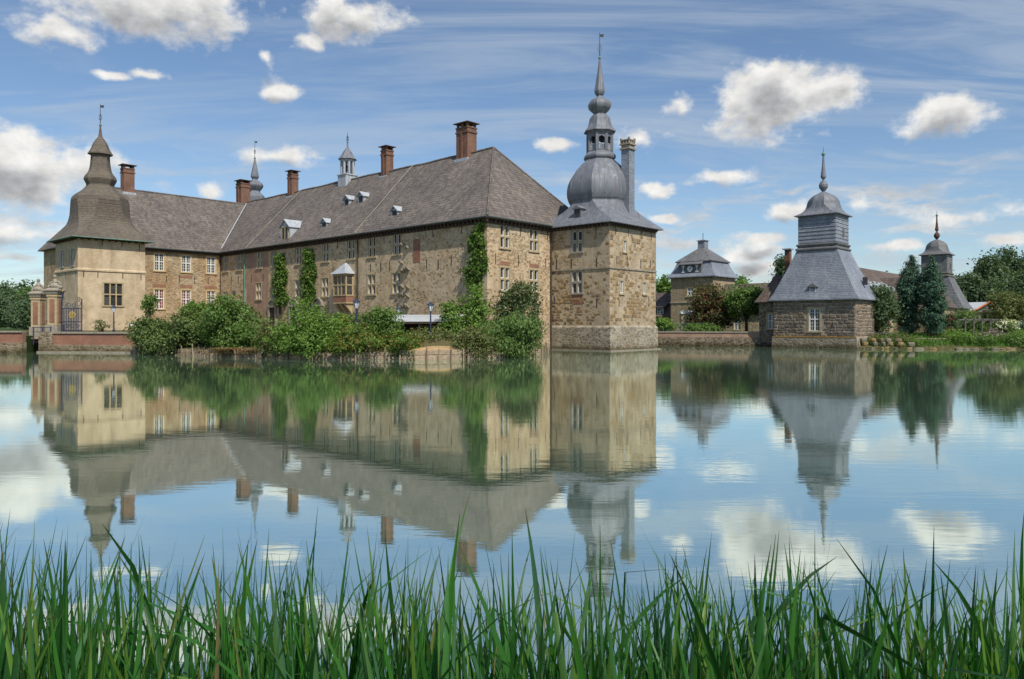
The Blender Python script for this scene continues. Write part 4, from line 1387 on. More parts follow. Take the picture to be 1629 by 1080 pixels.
spire = sp.build('spire', 'lead', tower)
vane(tower, TCX, TCY, 31.95, 34.8, ball=.17)
# slate-clad chimney beside the dome
ck = MB(); ck.box(14.4, 15.45, -7.05, -6.05, 13.4, 21.45)
ch_ = ck.build('chimney', 'slate', tower)
ck = MB(); ck.box(14.25, 15.6, -7.2, -5.9, 21.45, 21.62); ck.box(14.4, 15.45, -7.05, -6.05, 21.62, 21.95); ck.box(14.25, 15.6, -7.2, -5.9, 21.95, 22.08)
for a in range(4):
    for b in range(4):
        if a in (0, 3) or b in (0, 3):
            x_, y_ = 14.42 + a * .34, -7.03 + b * .33
            ck.box(x_ - .08, x_ + .08, y_ - .08, y_ + .08, 22.08, 22.5)
            if (a in (0, 3) and b in (0, 3)): ck.ball((x_, y_, 22.62), .15)
ck.box(14.3, 15.55, -7.15, -5.95, 22.42, 22.52)
sub(ck, 'chimney_crown', 'sandstone_grey', ch_, toff)
# little dormer on the dome's skirt
dq = MB()
dq.box(TX + .15, TX + 1.6, -3.9, -2.95, 13.95, 14.95)
dd_ = dq.build('dormer', 'lead', tower)
dr_ = MB(); dr_.add([(TX - .02, -4.08, 14.92), (TX - .02, -2.77, 14.92), (TX - .02, -3.42, 15.32), (TX + 2.2, -4.08, 14.92), (TX + 2.2, -2.77, 14.92), (TX + 2.2, -3.42, 15.32)], [(0, 1, 2), (0, 2, 5, 3), (2, 1, 4, 5), (0, 3, 4, 1)])
sub(dr_, 'dormer_roof', 'lead', dd_, toff)
lv = MB(); lv.box(TX + .12, TX + .2, -3.75, -3.1, 14.1, 14.85); sub(lv, 'louvre', 'louvre', dd_, toff)

# single stones standing proud of the tower's render
def stone_mesh(i):
    r = random.Random(100 + i)
    c = .12
    j = lambda s: r.uniform(-s, s)
    back_ = [(-.5, 0, -.5), (.5, 0, -.5), (.5, 0, .5), (-.5, 0, .5)]
    mid = [(-.5 + j(.06), -.55, -.5 + j(.06)), (.5 + j(.06), -.55, -.5 + j(.06)), (.5 + j(.06), -.55, .5 + j(.06)), (-.5 + j(.06), -.55, .5 + j(.06))]
    fr = [(-.5 + c + j(.06), -1 + j(.2), -.5 + c * 1.4 + j(.06)), (.5 - c + j(.06), -1 + j(.2), -.5 + c * 1.4 + j(.06)), (.5 - c + j(.06), -1 + j(.2), .5 - c * 1.4 + j(.06)), (-.5 + c + j(.06), -1 + j(.2), .5 - c * 1.4 + j(.06))]
    q = MB(); q.rings([back_, mid, fr], False, True)
    return q


def stone_set(mat): return [stone_mesh(i).mesh('stone', mat, uv=False) for i in range(9)]


OCHRE = stone_set('block_ochre'); BROWN = stone_set('block_brown'); GREY = stone_set('block_grey')


def lay_stones(th, axis, const, ns, a0, a1, z0, z1, meshes, holes=(), keep=1.0, wr=(.36, .8), hr=(.27, .42), gap=.05, depth=.045, rng=None, cap=None, density=None, wob=.02):
    rng = rng or random.Random(5)
    cnt = 0
    z = z0
    while z < z1 - .12:
        h = min(rng.uniform(*hr), z1 - z)
        a = a0
        while a < a1 - .1:
            w = min(rng.uniform(*wr), a1 - a)
            if a1 - (a + w) < .18: w = a1 - a
            c = a + w / 2
            zz = z + h / 2
            hit = any(abs(c - hc) < hw / 2 + .2 + w / 2 and hb - .2 < zz + h / 2 and zz - h / 2 < ht + .2 for (hc, hw, hb, ht) in holes)
            k = keep if density is None else density(c, zz)
            if not hit and rng.random() < k and (cap is None or cnt < cap):
                loc = (const, c, zz + rng.uniform(-wob, wob)) if axis == 'x' else (c, const, zz + rng.uniform(-wob, wob))
                o = child('stone', rng.choice(meshes), th, loc, FACE_ROT[(axis, ns)], (w - gap * rng.uniform(.7, 1.5), depth * rng.uniform(.6, 1.4), h - gap * rng.uniform(.7, 1.4)))
                cnt += 1
            a += w
        z += h
    return cnt


def dens_r(c, z):
    return max(0.0, .17 + .4 * (math.sin(c * 1.1 + 1) * math.sin(z * .9 + .4)) + (.3 if 3.2 < z < 8 else -.05))


lay_stones(tower, 'y', TY, -1, TX + .05, TX + TS - .05, 2.75, 12.4, OCHRE, h2, wr=(.3, .62), hr=(.27, .4), rng=random.Random(8), cap=170, depth=.035, density=dens_r)
lay_stones(tower, 'x', TX, -1, TY + .05, TY + 7.5, 2.75, 12.4, OCHRE, h1, wr=(.3, .55), hr=(.27, .38), rng=random.Random(9), cap=120, depth=.035, density=lambda c, z: .06 + (.3 if c > -4 and z < 8 else 0) + (.08 if z < 9 else 0))
# ------------------------------------------------------------------ ochre tower at the end of the court wing
LX, LY, LSX, LSY = -21.33, 48.52, 7.85, 8.4
ot = Thing('castle_tower', 'ochre rendered square tower with bell-shaped shingle roof beside the iron gate', 'tower', off=(LX + LSX / 2, LY + LSY / 2, 2.0), **CO)
h1 = [window(ot, 'y', LY, -1, -17.34, 5.1, 7.85, 2.15, 'six'), window(ot, 'y', LY, -1, -15.2, 2.15, 3.1, .7, 'slit', stone='sandstone_yellow')]
h2 = [window(ot, 'x', LX, -1, 50.3, 9.95, 11.85, .8, 'slit', stone='sandstone_grey'), window(ot, 'x', LX, -1, 54.2, 10.0, 11.9, .8, 'slit', stone='sandstone_grey')]
mb = MB()
LE = 13.2
wall(mb, 'y', LY, LX, LX + LSX, 0.5, LE, -1, h1)
wall(mb, 'x', LX, LY, LY + LSY, 0.5, LE, -1, h2)
wall(mb, 'x', LX + LSX, LY, LY + LSY, 0.5, LE, 1)
wall(mb, 'y', LY + LSY, LX, LX + LSX, 0.5, LE, 1)
mb.build('wall', 'render_yellow', ot)
sc_ = MB()
sc_.rings([[(LX - p_, LY - p_, z_), (LX + LSX + p_, LY - p_, z_), (LX + LSX + p_, LY + LSY + p_, z_), (LX - p_, LY + LSY + p_, z_)] for (z_, p_) in ((9.22, .01), (9.3, .12), (9.48, .12), (9.62, .01))], False, False)
sc_.build('string_course', 'render_yellow', ot)
co_ = MB()
dentils(co_, 'x', LX, -1, LY, LY + LSY, LE + .12, .75)
dentils(co_, 'y', LY, -1, LX, LX + LSX, LE + .12, .75)
co_.build('cornice', 'timber_dark', ot)
anchors(ot, 'y', LY, -1, [(-20.7, 8.9), (-19.1, 8.9), (-16.2, 8.9), (-14.0, 8.8), (-18.6, 12.9), (-16.3, 12.9), (-14.2, 12.6)], .8)
anchors(ot, 'x', LX, -1, [(49.2, 8.9), (53, 8.9), (55.5, 8.9)], .8)
LCX, LCY = LX + LSX / 2, LY + LSY / 2
dm = MB()
prof = [(LE + .1, 4.75, .005), (LE + .25, 4.65, .006), (LE + .7, 4.2, .03), (LE + 1.4, 3.65, .13), (LE + 2.3, 3.25, .3), (16.5, 3.1, .45), (17.5, 3.08, .52), (18.4, 3.08, OC), (18.95, 2.95, OC), (19.4, 2.55, OC), (19.85, 2.0, OC), (20.35, 1.58, OC), (20.65, 1.48, OC),
        (21.0, 1.62, OC), (21.4, 1.76, OC), (21.8, 1.62, OC), (22.3, 1.3, OC), (22.9, 1.14, OC), (23.8, 1.04, OC), (24.65, 1.0, OC)]
sx_ = LSY / LSX
rs = []
for z_, h_, e_ in smooth_profile(prof, 4):
    wgt = max(0.0, min(1.0, (16.5 - z_) / 3.2))
    rr = ring8(0, 0, z_, h_, max(0, e_) * h_)
    rs.append([(LCX + a, LCY + b * (1 + (sx_ - 1) * wgt), c) for a, b, c in rr])
dm.rings(rs)
oroof = dm.build('roof', 'shingle', ot)
dm = MB()
dome(dm, LCX, LCY, [(24.6, 1.36, OC), (24.75, 1.32, OC), (25.3, 1.02, OC), (26.0, .78, OC), (26.6, .45, OC), (27.1, .2, OC), (28.5, .07, OC)], 3)
sub(dm, 'cap_roof', 'shingle', oroof, ot.off)
gt = MB()
g = 4.8
gt.tube([(LCX - g, LCY - g * sx_, LE + .12), (LCX + g, LCY - g * sx_, LE + .12)], .07, 6)
gt.tube([(LCX - g, LCY - g * sx_, LE + .12), (LCX - g, LCY + g * sx_ - .5, LE + .12)], .07, 6)
sub(gt, 'gutter', 'copper_green', oroof, ot.off)
vane(ot, LCX, LCY, 28.4, 31.2, ball=.17)
# shutter panel with its white triangle by the little window
MB().box(-15.45, -14.95, LY - .08, LY - .05, 2.2, 3.05).build('shutter', 'iron', ot)
MB().add([(-15.5, LY - .1, 3.05), (-14.9, LY - .1, 3.05), (-15.2, LY - .1, 2.2), (-15.5, LY - .085, 3.05), (-14.9, LY - .085, 3.05), (-15.2, LY - .085, 2.2)], [(0, 2, 1), (3, 4, 5), (0, 1, 4, 3), (1, 2, 5, 4), (2, 0, 3, 5)]).build('shutter_emblem', 'white_paint', ot)

# ------------------------------------------------------------------ far corner tower behind the roofs
ft = Thing('castle_tower', 'distant castle tower behind the roofs, only its ribbed onion spire showing', 'tower', off=(17.5, 77.5, 2.0), **CO)
mb = MB()
for (ax, cc, a0, a1, s_) in (('y', 73.2, 13.2, 21.8, -1), ('x', 13.2, 73.2, 81.8, -1), ('x', 21.8, 73.2, 81.8, 1), ('y', 81.8, 13.2, 21.8, 1)): wall(mb, ax, cc, a0, a1, 0.5, 13.1, s_)
mb.build('wall', 'tower_stone', ft)
dm = MB()
dome(dm, 17.5, 77.5, [(13.2, 5.0, .006), (14.2, 4.3, .1), (15.5, 3.5, .4), (16.2, 3.2, OC), (17.6, 3.5, OC), (19.2, 2.9, OC), (20.6, 1.7, OC), (21.5, 1.5, OC), (23.6, 1.5, OC), (23.9, 1.8, OC), (24.6, 1.55, OC), (25.8, 1.62, OC), (26.6, 1.6, OC), (27.2, 1.0, OC), (27.5, .85, OC),
                     (27.8, 1.05, OC), (28.5, 1.42, OC), (29.1, 1.15, OC), (29.5, .6, OC), (29.7, .42, OC), (30.0, .6, OC), (30.4, .66, OC), (32.0, .36, OC), (33.6, .08, OC)], 3)
dm.build('roof', 'lead', ft)
vane(ft, 17.5, 77.5, 33.6, 37.0, ball=.2)


# ------------------------------------------------------------------ bailey pavilions
def pavilion(org, label, near):
    SX, SY, E_ = 6.5, 9.4, 5.55
    th = Thing('pavilion', label, 'pavilion', off=(SX / 2, SY / 2, 0.0), origin=org, rot=ROT)
    hole = window(th, 'x', 0.0, -1, 4.55, 1.95, 4.55, 1.25, 'white' if near else 'cross', 'glass_green', 'sandstone')
    mb = MB()
    wall(mb, 'x', 0.0, 0, SY, 1.3, E_, -1, [hole])
    wall(mb, 'y', 0.0, 0, SX, 1.3, E_, -1)
    wall(mb, 'x', SX, 0, SY, 1.3, E_, 1)
    wall(mb, 'y', SY, 0, SX, 1.3, E_, 1)
    mb.build('wall', 'bailey_mortar' if near else 'gate_stone', th)
    p = MB()
    p.rings([[(-e, -e, z), (SX + e, -e, z), (SX + e, SY + e, z), (-e, SY + e, z)] for z, e in ((-1.2, .2), (1.22, .13), (1.34, .01))], False, False)
    p.build('plinth', 'bailey_plinth', th)
    if near:
        lay_stones(th, 'x', 0.0, -1, .04, SY - .04, 1.38, E_ - .05, BROWN, [hole], rng=random.Random(21), depth=.06, wr=(.36, .9), hr=(.27, .46), gap=.1, cap=190, keep=1.0, wob=.05)
        lay_stones(th, 'y', 0.0, -1, .04, SX - .04, 1.38, E_ - .05, BROWN, [], rng=random.Random(22), depth=.06, gap=.1, cap=120, wob=.05, wr=(.4, .95), hr=(.28, .45))
        ltop = MB(); ltop.box(-.16, .0, -.1, SY, 1.24, 1.345); ltop.build('plinth_ledge', 'lichen', th)
        for y in (2.55, 6.75):
            k_ = MB(); k_.lathe(0, 0, [(0, .001), (.0, .12), (.03, .12), (.03, .001)], 10)
            MB().box(-.08, .02, y - .1, y + .1, 2.35, 2.75).build('loophole', 'louvre', th)
    cx, cy, b = 3.25, 4.7, 4.25 / 2
    hx, hy = SX / 2 + .45, SY / 2 + .45
    rs = []
    for z, fx in ((E_ - .02, 1.0), (E_ + .1, 1.0), (6.4, .83), (7.6, .64), (9.3, .37), (11.2, .1), (11.35, .08)):
        ax = b + (hx - b) * fx; ay = b + (hy - b) * fx
        rs.append([(cx - ax, cy - ay, z), (cx + ax, cy - ay, z), (cx + ax, cy + ay, z), (cx - ax, cy + ay, z)])
    rf_ = MB(); rf_.rings(rs)
    sl = 'slate' if near else 'slate_dark'
    roof_ = rf_.build('roof', sl, th)
    o_ = th.off
    m_ = MB()
    m_.rings([[(cx - a, cy - a, z), (cx + a, cy - a, z), (cx + a, cy + a, z), (cx - a, cy + a, z)] for z, a in ((11.3, b + .14), (11.5, b + .3), (11.62, b + .3), (11.8, b + .06), (12.0, b + .22), (12.15, b + .22), (12.25, b))])
    sub(m_, 'moulding', 'slate_dark' if near else 'weathered_board', roof_, o_)
    bx = MB(); bx.box(cx - b, cx + b, cy - b, cy + b, 12.2, 15.55)
    tur = bx.build('turret', 'slate' if near else 'slate_dark', th)
    # clapboards of the turret, each its own board
    if near:
        zz = 12.3
        k_ = 0
        while zz < 15.4:
            for (axis, w_, cst) in (('x', 2 * b + .1, cx - b), ('y', 2 * b + .1, cy - b)):
                q = MB()
                if axis == 'x': q.rings([[(cst - .07, cy - b - .05, zz), (cst, cy - b - .05, zz), (cst, cy + b + .05, zz), (cst - .07, cy + b + .05, zz)], [(cst - .012, cy - b - .05, zz + .43), (cst, cy - b - .05, zz + .43), (cst, cy + b + .05, zz + .43), (cst - .012, cy + b + .05, zz + .43)]])
                else: q.rings([[(cx - b + .003, cst - .07, zz), (cx + b + .05, cst - .07, zz), (cx + b + .05, cst, zz), (cx - b + .003, cst, zz)], [(cx - b + .003, cst - .012, zz + .43), (cx + b + .05, cst - .012, zz + .43), (cx + b + .05, cst, zz + .43), (cx - b + .003, cst, zz + .43)]])
                sub(q, 'board', 'slate', tur, o_)
            zz += .44
    hat = MB(); hat.box(cx + .1, cx + .55, cy - b - .12, cy - b - .06, 13.0, 14.0); sub(hat, 'hatch', 'weathered_board', tur, o_)
    dm_ = MB()
    dome(dm_, cx, cy, [(15.5, 2.55, .02), (15.62, 2.48, .03), (15.95, 2.05, .2), (16.35, 1.82, .4), (16.8, 1.74, OC), (17.3, 1.62, OC), (17.75, 1.36, OC), (18.1, .95, OC), (18.35, .45, OC), (18.45, .3, OC)], 4)
    dm_.build('dome', 'lead' if near else 'slate_dark', th)
    f_ = MB()
    f_.lathe(cx, cy, [(18.3, .32), (18.5, .16), (18.7, .3), (19.0, .5), (19.3, .52), (19.6, .38), (19.85, .14), (20.0, .12), (20.15, .3), (20.35, .32), (20.8, .25), (21.8, .14), (22.8, .1)], 12)
    fin = f_.build('finial', 'lead' if near else 'rust', th)
    q = MB(); q.ball((cx, cy, 22.95), .22); q.tube([(cx, cy, 22.9), (cx, cy, 23.8)], [.06, .03], 5)
    sub(q, 'finial_ball', 'copper_green', fin, o_)
    # roof dormer
    d_ = MB(); d_.box(-.12, 1.2, cy - .45, cy + .45, 6.3, 7.1)
    do = d_.build('dormer', 'slate_dark', th)
    q = MB(); q.add([(-.3, cy - .62, 7.05), (-.3, cy + .62, 7.05), (-.3, cy, 7.5), (1.6, cy - .62, 7.05), (1.6, cy + .62, 7.05), (1.6, cy, 7.5)], [(0, 1, 2), (0, 2, 5, 3), (2, 1, 4, 5), (0, 3, 4, 1)])
    sub(q, 'dormer_roof', 'slate_dark', do, o_)
    q = MB(); q.box(-.16, -.1, cy - .3, cy + .3, 6.4, 6.5); q.box(-.16, -.1, cy - .3, cy + .3, 6.68, 6.74); q.box(-.16, -.1, cy - .36, cy - .28, 6.4, 7.0); q.box(-.16, -.1, cy + .28, cy + .36, 6.4, 7.0)
    sub(q, 'dormer_frame', 'white_paint', do, o_)
    if near:
        q = MB(); q.box(3.9, 4.25, .02, .5, 7.3, 8.2); sub(q, 'roof_hatch', 'louvre', roof_, o_)
    return th


PV = (38.3, 82.6)
pavilion(PV, 'near stone bailey pavilion with steep slate roof, boarded turret and lead dome at the water', True)
pavilion((80.3, 132.4), 'distant bailey pavilion with dark slate dome partly hidden behind the two conifers', False)


def lw(org, x, y):
    return (org[0] + x * CB[0] + y * CA[0], org[1] + x * CB[1] + y * CA[1])


def hall(name, label, cat, org, x0, x1, y0, y1, z0, ze_, zr_, axis, wallm, roofm, hip0=0.0, hip1=0.0, holes=(), ov=.45, base=None):
    """plain range with a pitched roof; axis is the ridge direction"""
    th = Thing(name, label, cat, off=((x0 + x1) / 2, (y0 + y1) / 2, z0), origin=org, rot=ROT)
    hx_, hy_ = [], []
    for (ax, cst, ns, c, b, t, w, st, gl) in holes:
        h_ = window(th, ax, cst, ns, c, b, t, w, st, gl, 'sandstone')
        (hx_ if ax == 'x' else hy_).append((cst, h_))
    mb = MB()
    for (ax, cst, a0, a1, s_) in (('x', x0, y0, y1, -1), ('y', y0, x0, x1, -1), ('x', x1, y0, y1, 1), ('y', y1, x0, x1, 1)):
        wall(mb, ax, cst, a0, a1, min(z0 - 1.0, -1.0), ze_, s_, [h for (cc, h) in (hx_ if ax == 'x' else hy_) if cc == cst])
    # gables under the roof
    if axis == 'x':
        my_ = (y0 + y1) / 2
        if not hip0: mb.add([(x0, y0, ze_), (x0, y1, ze_), (x0, my_, zr_ - .1)], [(0, 2, 1)])
        if not hip1: mb.add([(x1, y0, ze_), (x1, y1, ze_), (x1, my_, zr_ - .1)], [(0, 1, 2)])
        e = [(x0 - ov, y0 - ov, ze_), (x1 + ov, y0 - ov, ze_), (x1 + ov, y1 + ov, ze_), (x0 - ov, y1 + ov, ze_)]
        r_ = [(x0 - ov + (hip0 + ov if hip0 else 0), my_, zr_), (x1 + ov - (hip1 + ov if hip1 else 0), my_, zr_)]
        fs_ = [(0, 1, 5, 4), (2, 3, 4, 5), (3, 0, 4), (1, 2, 5)]
    else:
        mx_ = (x0 + x1) / 2
        if not hip0: mb.add([(x0, y0, ze_), (x1, y0, ze_), (mx_, y0, zr_ - .1)], [(0, 1, 2)])
        if not hip1: mb.add([(x0, y1, ze_), (x1, y1, ze_), (mx_, y1, zr_ - .1)], [(0, 2, 1)])
        e = [(x0 - ov, y0 - ov, ze_), (x1 + ov, y0 - ov, ze_), (x1 + ov, y1 + ov, ze_), (x0 - ov, y1 + ov, ze_)]
        r_ = [(mx_, y0 - ov + (hip0 + ov if hip0 else 0), zr_), (mx_, y1 + ov - (hip1 + ov if hip1 else 0), zr_)]
        fs_ = [(1, 2, 5, 4), (3, 0, 4, 5), (0, 1, 4), (2, 3, 5)]
    mb.build('wall', wallm, th)
    q = MB(); q.add(e + r_, fs_ + [(3, 2, 1, 0)])
    q.v = [(a, b, c + .06) for a, b, c in q.v]
    rf_ = q.build('roof', roofm, th)
    return th, rf_


# block left of the near pavilion
blk, brf = hall('bailey_block', 'low stone block with brown tile roof adjoining the left side of the near pavilion', 'building', PV, 1.6, 9.0, 9.41, 11.9, 1.0, 5.4, 8.9, 'x', 'bailey_stone', 'roof_tile_brown', 2.2, 0,
                [('x', 1.6, -1, 10.3, 2.2, 4.0, 1.0, 'white', 'glass_dark')])
q = MB(); q.box(7.1, 7.75, 10.3, 10.95, 6.5, 12.3); c_ = q.build('chimney', 'brick_chimney', blk)
q = MB(); q.box(6.9, 8.0, 10.1, 11.2, 12.3, 12.45); sub(q, 'cap', 'lead_pale', c_, blk.off)
# service range running back from the pavilion to its twin
rng_h = [('y', 1.6, -1, x, 2.6, 4.3, 1.0, 'white', 'glass_dark') for x in (12, 16, 20, 24, 28)]
sr, srf = hall('bailey_range', 'long bailey range with brown roof and raised lead vents behind the near pavilion', 'building', PV, 6.51, 55, 1.6, 9.0, 1.6, 5.4, 10.3, 'x', 'gate_stone', 'roof_tile_brown', 0, 0, rng_h)
for x in (11.0, 14.5, 18.0, 21.5, 25):
    q = MB()
    z0_ = 7.0
    q.add([(x, 1.9, 6.4), (x + 2.4, 1.9, 6.4), (x + 2.4, 1.9, 7.6), (x, 1.9, 7.6), (x, 4.6, 8.9), (x + 2.4, 4.6, 8.9), (x, 3.2, 6.6), (x + 2.4, 3.2, 6.6)], [(0, 1, 2, 3), (3, 2, 5, 4), (0, 3, 4, 6), (1, 7, 5, 2)])
    sub(q, 'shed_dormer', 'lead_pale', srf, sr.off)
    q = MB(); q.box(x + .4, x + 2.0, 1.84, 1.88, 6.6, 7.4); sub(q, 'dormer_window', 'glass_dark', srf, sr.off)

# ------------------------------------------------------------------ gatehouse
GO = (31.2, 115.0)
gh = Thing('gatehouse', 'square stone gatehouse with grey mansard roof, clock dormer and small cupola beyond the wall', 'gatehouse', off=(3.75, 3.7, 1.6), origin=GO, rot=ROT)
GS, GE = 7.45, 10.2
g1 = [window(gh, 'x', 0.0, -1, 3.9, 7.2, 8.5, 1.1, 'white', 'glass_dark', 'sandstone_yellow'), window(gh, 'x', 0.0, -1, 3.9, 4.0, 5.4, 1.1, 'white', 'glass_dark', 'sandstone_yellow')]
mb = MB()
wall(mb, 'x', 0, 0, GS, .5, GE, -1, g1)
wall(mb, 'y', 0, 0, GS, .5, GE, -1)
wall(mb, 'x', GS, 0, GS, .5, GE, 1)
wall(mb, 'y', GS, 0, GS, .5, GE, 1)
mb.build('wall', 'gate_stone', gh)
q = MB(); q.rings([[(-e, -e, z), (GS + e, -e, z), (GS + e, GS + e, z), (-e, GS + e, z)] for z, e in ((6.05, .01), (6.1, .1), (6.25, .1), (6.3, .01))], False, False); q.build('string_course', 'sandstone_grey', gh)
gc = GS / 2


def sqr(prof): return [[(gc - a, gc - a, z), (gc + a, gc - a, z), (gc + a, gc + a, z), (gc - a, gc + a, z)] for z, a in prof]


q = MB(); q.rings(sqr(((GE - .05, gc + .5), (GE + .1, gc + .5), (GE + .55, gc + .12), (GE + 1.4, gc - .35), (GE + 2.45, gc - .75), (GE + 2.5, gc - .75))))
grf = q.build('roof', 'slate', gh)
q = MB(); q.rings(sqr(((GE + 2.45, gc - .5), (GE + 2.58, gc - .5), (GE + 4.9, .45))))
sub(q, 'upper_roof', 'slate_dark', grf, gh.off)
q = MB(); q.box(gc - .6, gc + .6, gc - .6, gc + .6, GE + 4.4, GE + 6.0); q.rings(sqr(((GE + 6.0, .75), (GE + 6.08, .75), (GE + 6.25, .15))))
cup = q.build('cupola', 'slate', gh)
q = MB(); q.tube([(gc, gc, GE + 6.2), (gc, gc, GE + 7.3)], .05, 5); sub(q, 'weather_vane', 'iron', cup, gh.off)
q = MB(); q.box(-.1, 1.4, 2.0, 5.9, GE + .65, GE + 2.0)
cdm = q.build('clock_dormer', 'slate_dark', gh)
q = MB(); q.add([(-.45, 1.7, GE + 1.95), (-.45, 6.2, GE + 1.95), (2.4, 5.4, GE + 3.2), (2.4, 2.5, GE + 3.2), (-.45, 1.7, GE + 2.05), (-.45, 6.2, GE + 2.05), (2.4, 5.4, GE + 3.3), (2.4, 2.5, GE + 3.3)], [(0, 1, 5, 4), (4, 5, 6, 7), (0, 4, 7, 3), (1, 2, 6, 5), (3, 2, 1, 0)])
sub(q, 'dormer_roof', 'slate_dark', cdm, gh.off)
q = MB()
N_ = 20
q.rings([[(-.12, 3.95 + .47 * math.cos(2 * math.pi * i / N_), GE + 1.32 + .47 * math.sin(2 * math.pi * i / N_)) for i in range(N_)], [(-.17, 3.95 + .47 * math.cos(2 * math.pi * i / N_), GE + 1.32 + .47 * math.sin(2 * math.pi * i / N_)) for i in range(N_)]])
sub(q, 'clock_face', 'white_paint', cdm, gh.off)
q = MB(); q.tube([(-.19, 3.95, GE + 1.32), (-.19, 3.72, GE + 1.45)], .03, 4); q.tube([(-.19, 3.95, GE + 1.32), (-.19, 3.8, GE + 1.68)], .025, 4); sub(q, 'clock_hands', 'iron', cdm, gh.off)
for y in (2.75, 5.15):
    q = MB()
    for s_ in (1, -1):
        z_ = GE + 1.32
        q.add([(-.14, y - .32, z_ + s_ * .6), (-.14, y + .32, z_ + s_ * .6), (-.14, y + .03, z_), (-.14, y - .03, z_), (-.11, y - .32, z_ + s_ * .6), (-.11, y + .32, z_ + s_ * .6), (-.11, y + .03, z_), (-.11, y - .03, z_)], [(0, 1, 2, 3), (7, 6, 5, 4), (0, 4, 5, 1), (1, 5, 6, 2), (3, 7, 4, 0)])
    sub(q, 'shutter', 'white_paint', cdm, gh.off)
# ranges on both sides of the gatehouse
gl_, glr = hall('bailey_range', 'low range with brown tile roof and white dormer left of the gatehouse', 'building', GO, 1.0, 7.0, GS + .01, 24, 1.6, 3.9, 8.0, 'y', 'gate_stone', 'roof_tile_brown', 0, 3, [('x', 1.0, -1, 10.2, 1.9, 3.3, 1.0, 'white', 'glass_dark')])
q = MB(); q.box(.9, 2.6, 9.2, 10.6, 4.3, 5.5); do = q.build('dormer', 'roof_tile_brown', gl_)
q = MB(); q.box(.84, .88, 9.35, 10.45, 4.4, 5.4); sub(q, 'dormer_window', 'white_paint', do, gl_.off)
for y0_ in (9.45, 9.95):
    for z0_ in (4.5, 4.97):
        q = MB(); q.box(.81, .835, y0_, y0_ + .4, z0_, z0_ + .36); sub(q, 'pane', 'glass_dark', do, gl_.off)
q = MB(); q.add([(.6, 9.0, 5.5), (.6, 10.8, 5.5), (3.0, 10.8, 6.5), (3.0, 9.0, 6.5), (.6, 9.0, 5.6), (.6, 10.8, 5.6), (3.0, 10.8, 6.6), (3.0, 9.0, 6.6)], [(0, 1, 5, 4), (4, 5, 6, 7), (0, 4, 7, 3), (1, 2, 6, 5), (0, 3, 2, 1)]); sub(q, 'dormer_roof', 'roof_tile_brown', do, gl_.off)
gr_, _ = hall('bailey_range', 'low range with brown tile roof right of the gatehouse behind the two trees', 'building', GO, 1.0, 7.0, -30, -.01, 1.6, 4.6, 9.0, 'y', 'gate_stone', 'roof_tile_brown', 3, 0, [('x', 1.0, -1, y, 1.9, 3.7, 1.1, 'white', 'glass_dark') for y in (-3.5, -8, -12.5, -17)])

# forecourt wall along the moat
fw = Thing('moat_wall', 'low red and grey stone wall along the water between tall tower and near pavilion', 'wall', off=(21, 94.6, 0))
W0, W1 = Vector((4.0, 100.4, 0)), Vector((30.6, 91.7, 0))
dv = (W1 - W0).normalized(); nv = Vector((dv.y, -dv.x, 0))
q = MB(); n0, n1 = W0 + nv * .35, W1 + nv * .35


def slab(mb, a, b, nrm, t, z0, z1):
    p = [a, b, b - nrm * t, a - nrm * t]
    mb.rings([[(v_.x, v_.y, z0) for v_ in p], [(v_.x, v_.y, z1) for v_ in p]])


slab(q, n0, n1, nv, .7, -1.2, 1.12); q.build('wall', 'bailey_stone', fw)
q = MB(); slab(q, n0 - nv * .04, n1 - nv * .04, nv, .6, 1.12, 1.68); q.build('brick_course', 'brick_old', fw)
q = MB(); slab(q, n0 + nv * .05, n1 + nv * .05, nv, .8, 1.68, 1.84); q.build('coping', 'sandstone_grey', fw)
# stone gate pier beyond the wall
gp = Thing('gate_pier', 'pale square gate pier with white cap in front of the gatehouse', 'gate pier', off=(px(1089, 104), 104, 1.6))
X_, Y_ = px(1089, 104), 104
q = MB(); q.box(X_ - .55, X_ + .55, Y_ - .55, Y_ + .55, 1.4, 4.2); q.build('shaft', 'sandstone', gp)
q = MB(); q.box(X_ - .72, X_ + .72, Y_ - .72, Y_ + .72, 4.2, 4.4); q.rings([[(X_ + a * w_, Y_ + b * w_, z_) for a, b in ((-1, -1), (1, -1), (1, 1), (-1, 1))] for z_, w_ in ((4.4, .6), (4.65, .3), (4.75, .1))]); q.build('cap', 'white_paint', gp)
fn = Thing('mesh_fence', 'thin green wire fence on posts behind the moat wall', 'fence', off=(px(1100, 100), 100, 1.6))
for i in range(9):
    x_ = px(1060, 100) + i * 1.0
    q = MB(); q.tube([(x_, 100, 1.5), (x_, 100, 2.9)], .035, 5); q.build('post', 'copper_green', fn, uv=False)
for z_ in (1.9, 2.4, 2.88):
    q = MB(); q.tube([(px(1060, 100), 100, z_), (px(1060, 100) + 8, 100, z_)], .018, 4); q.build('rail', 'copper_green', fn, uv=False)

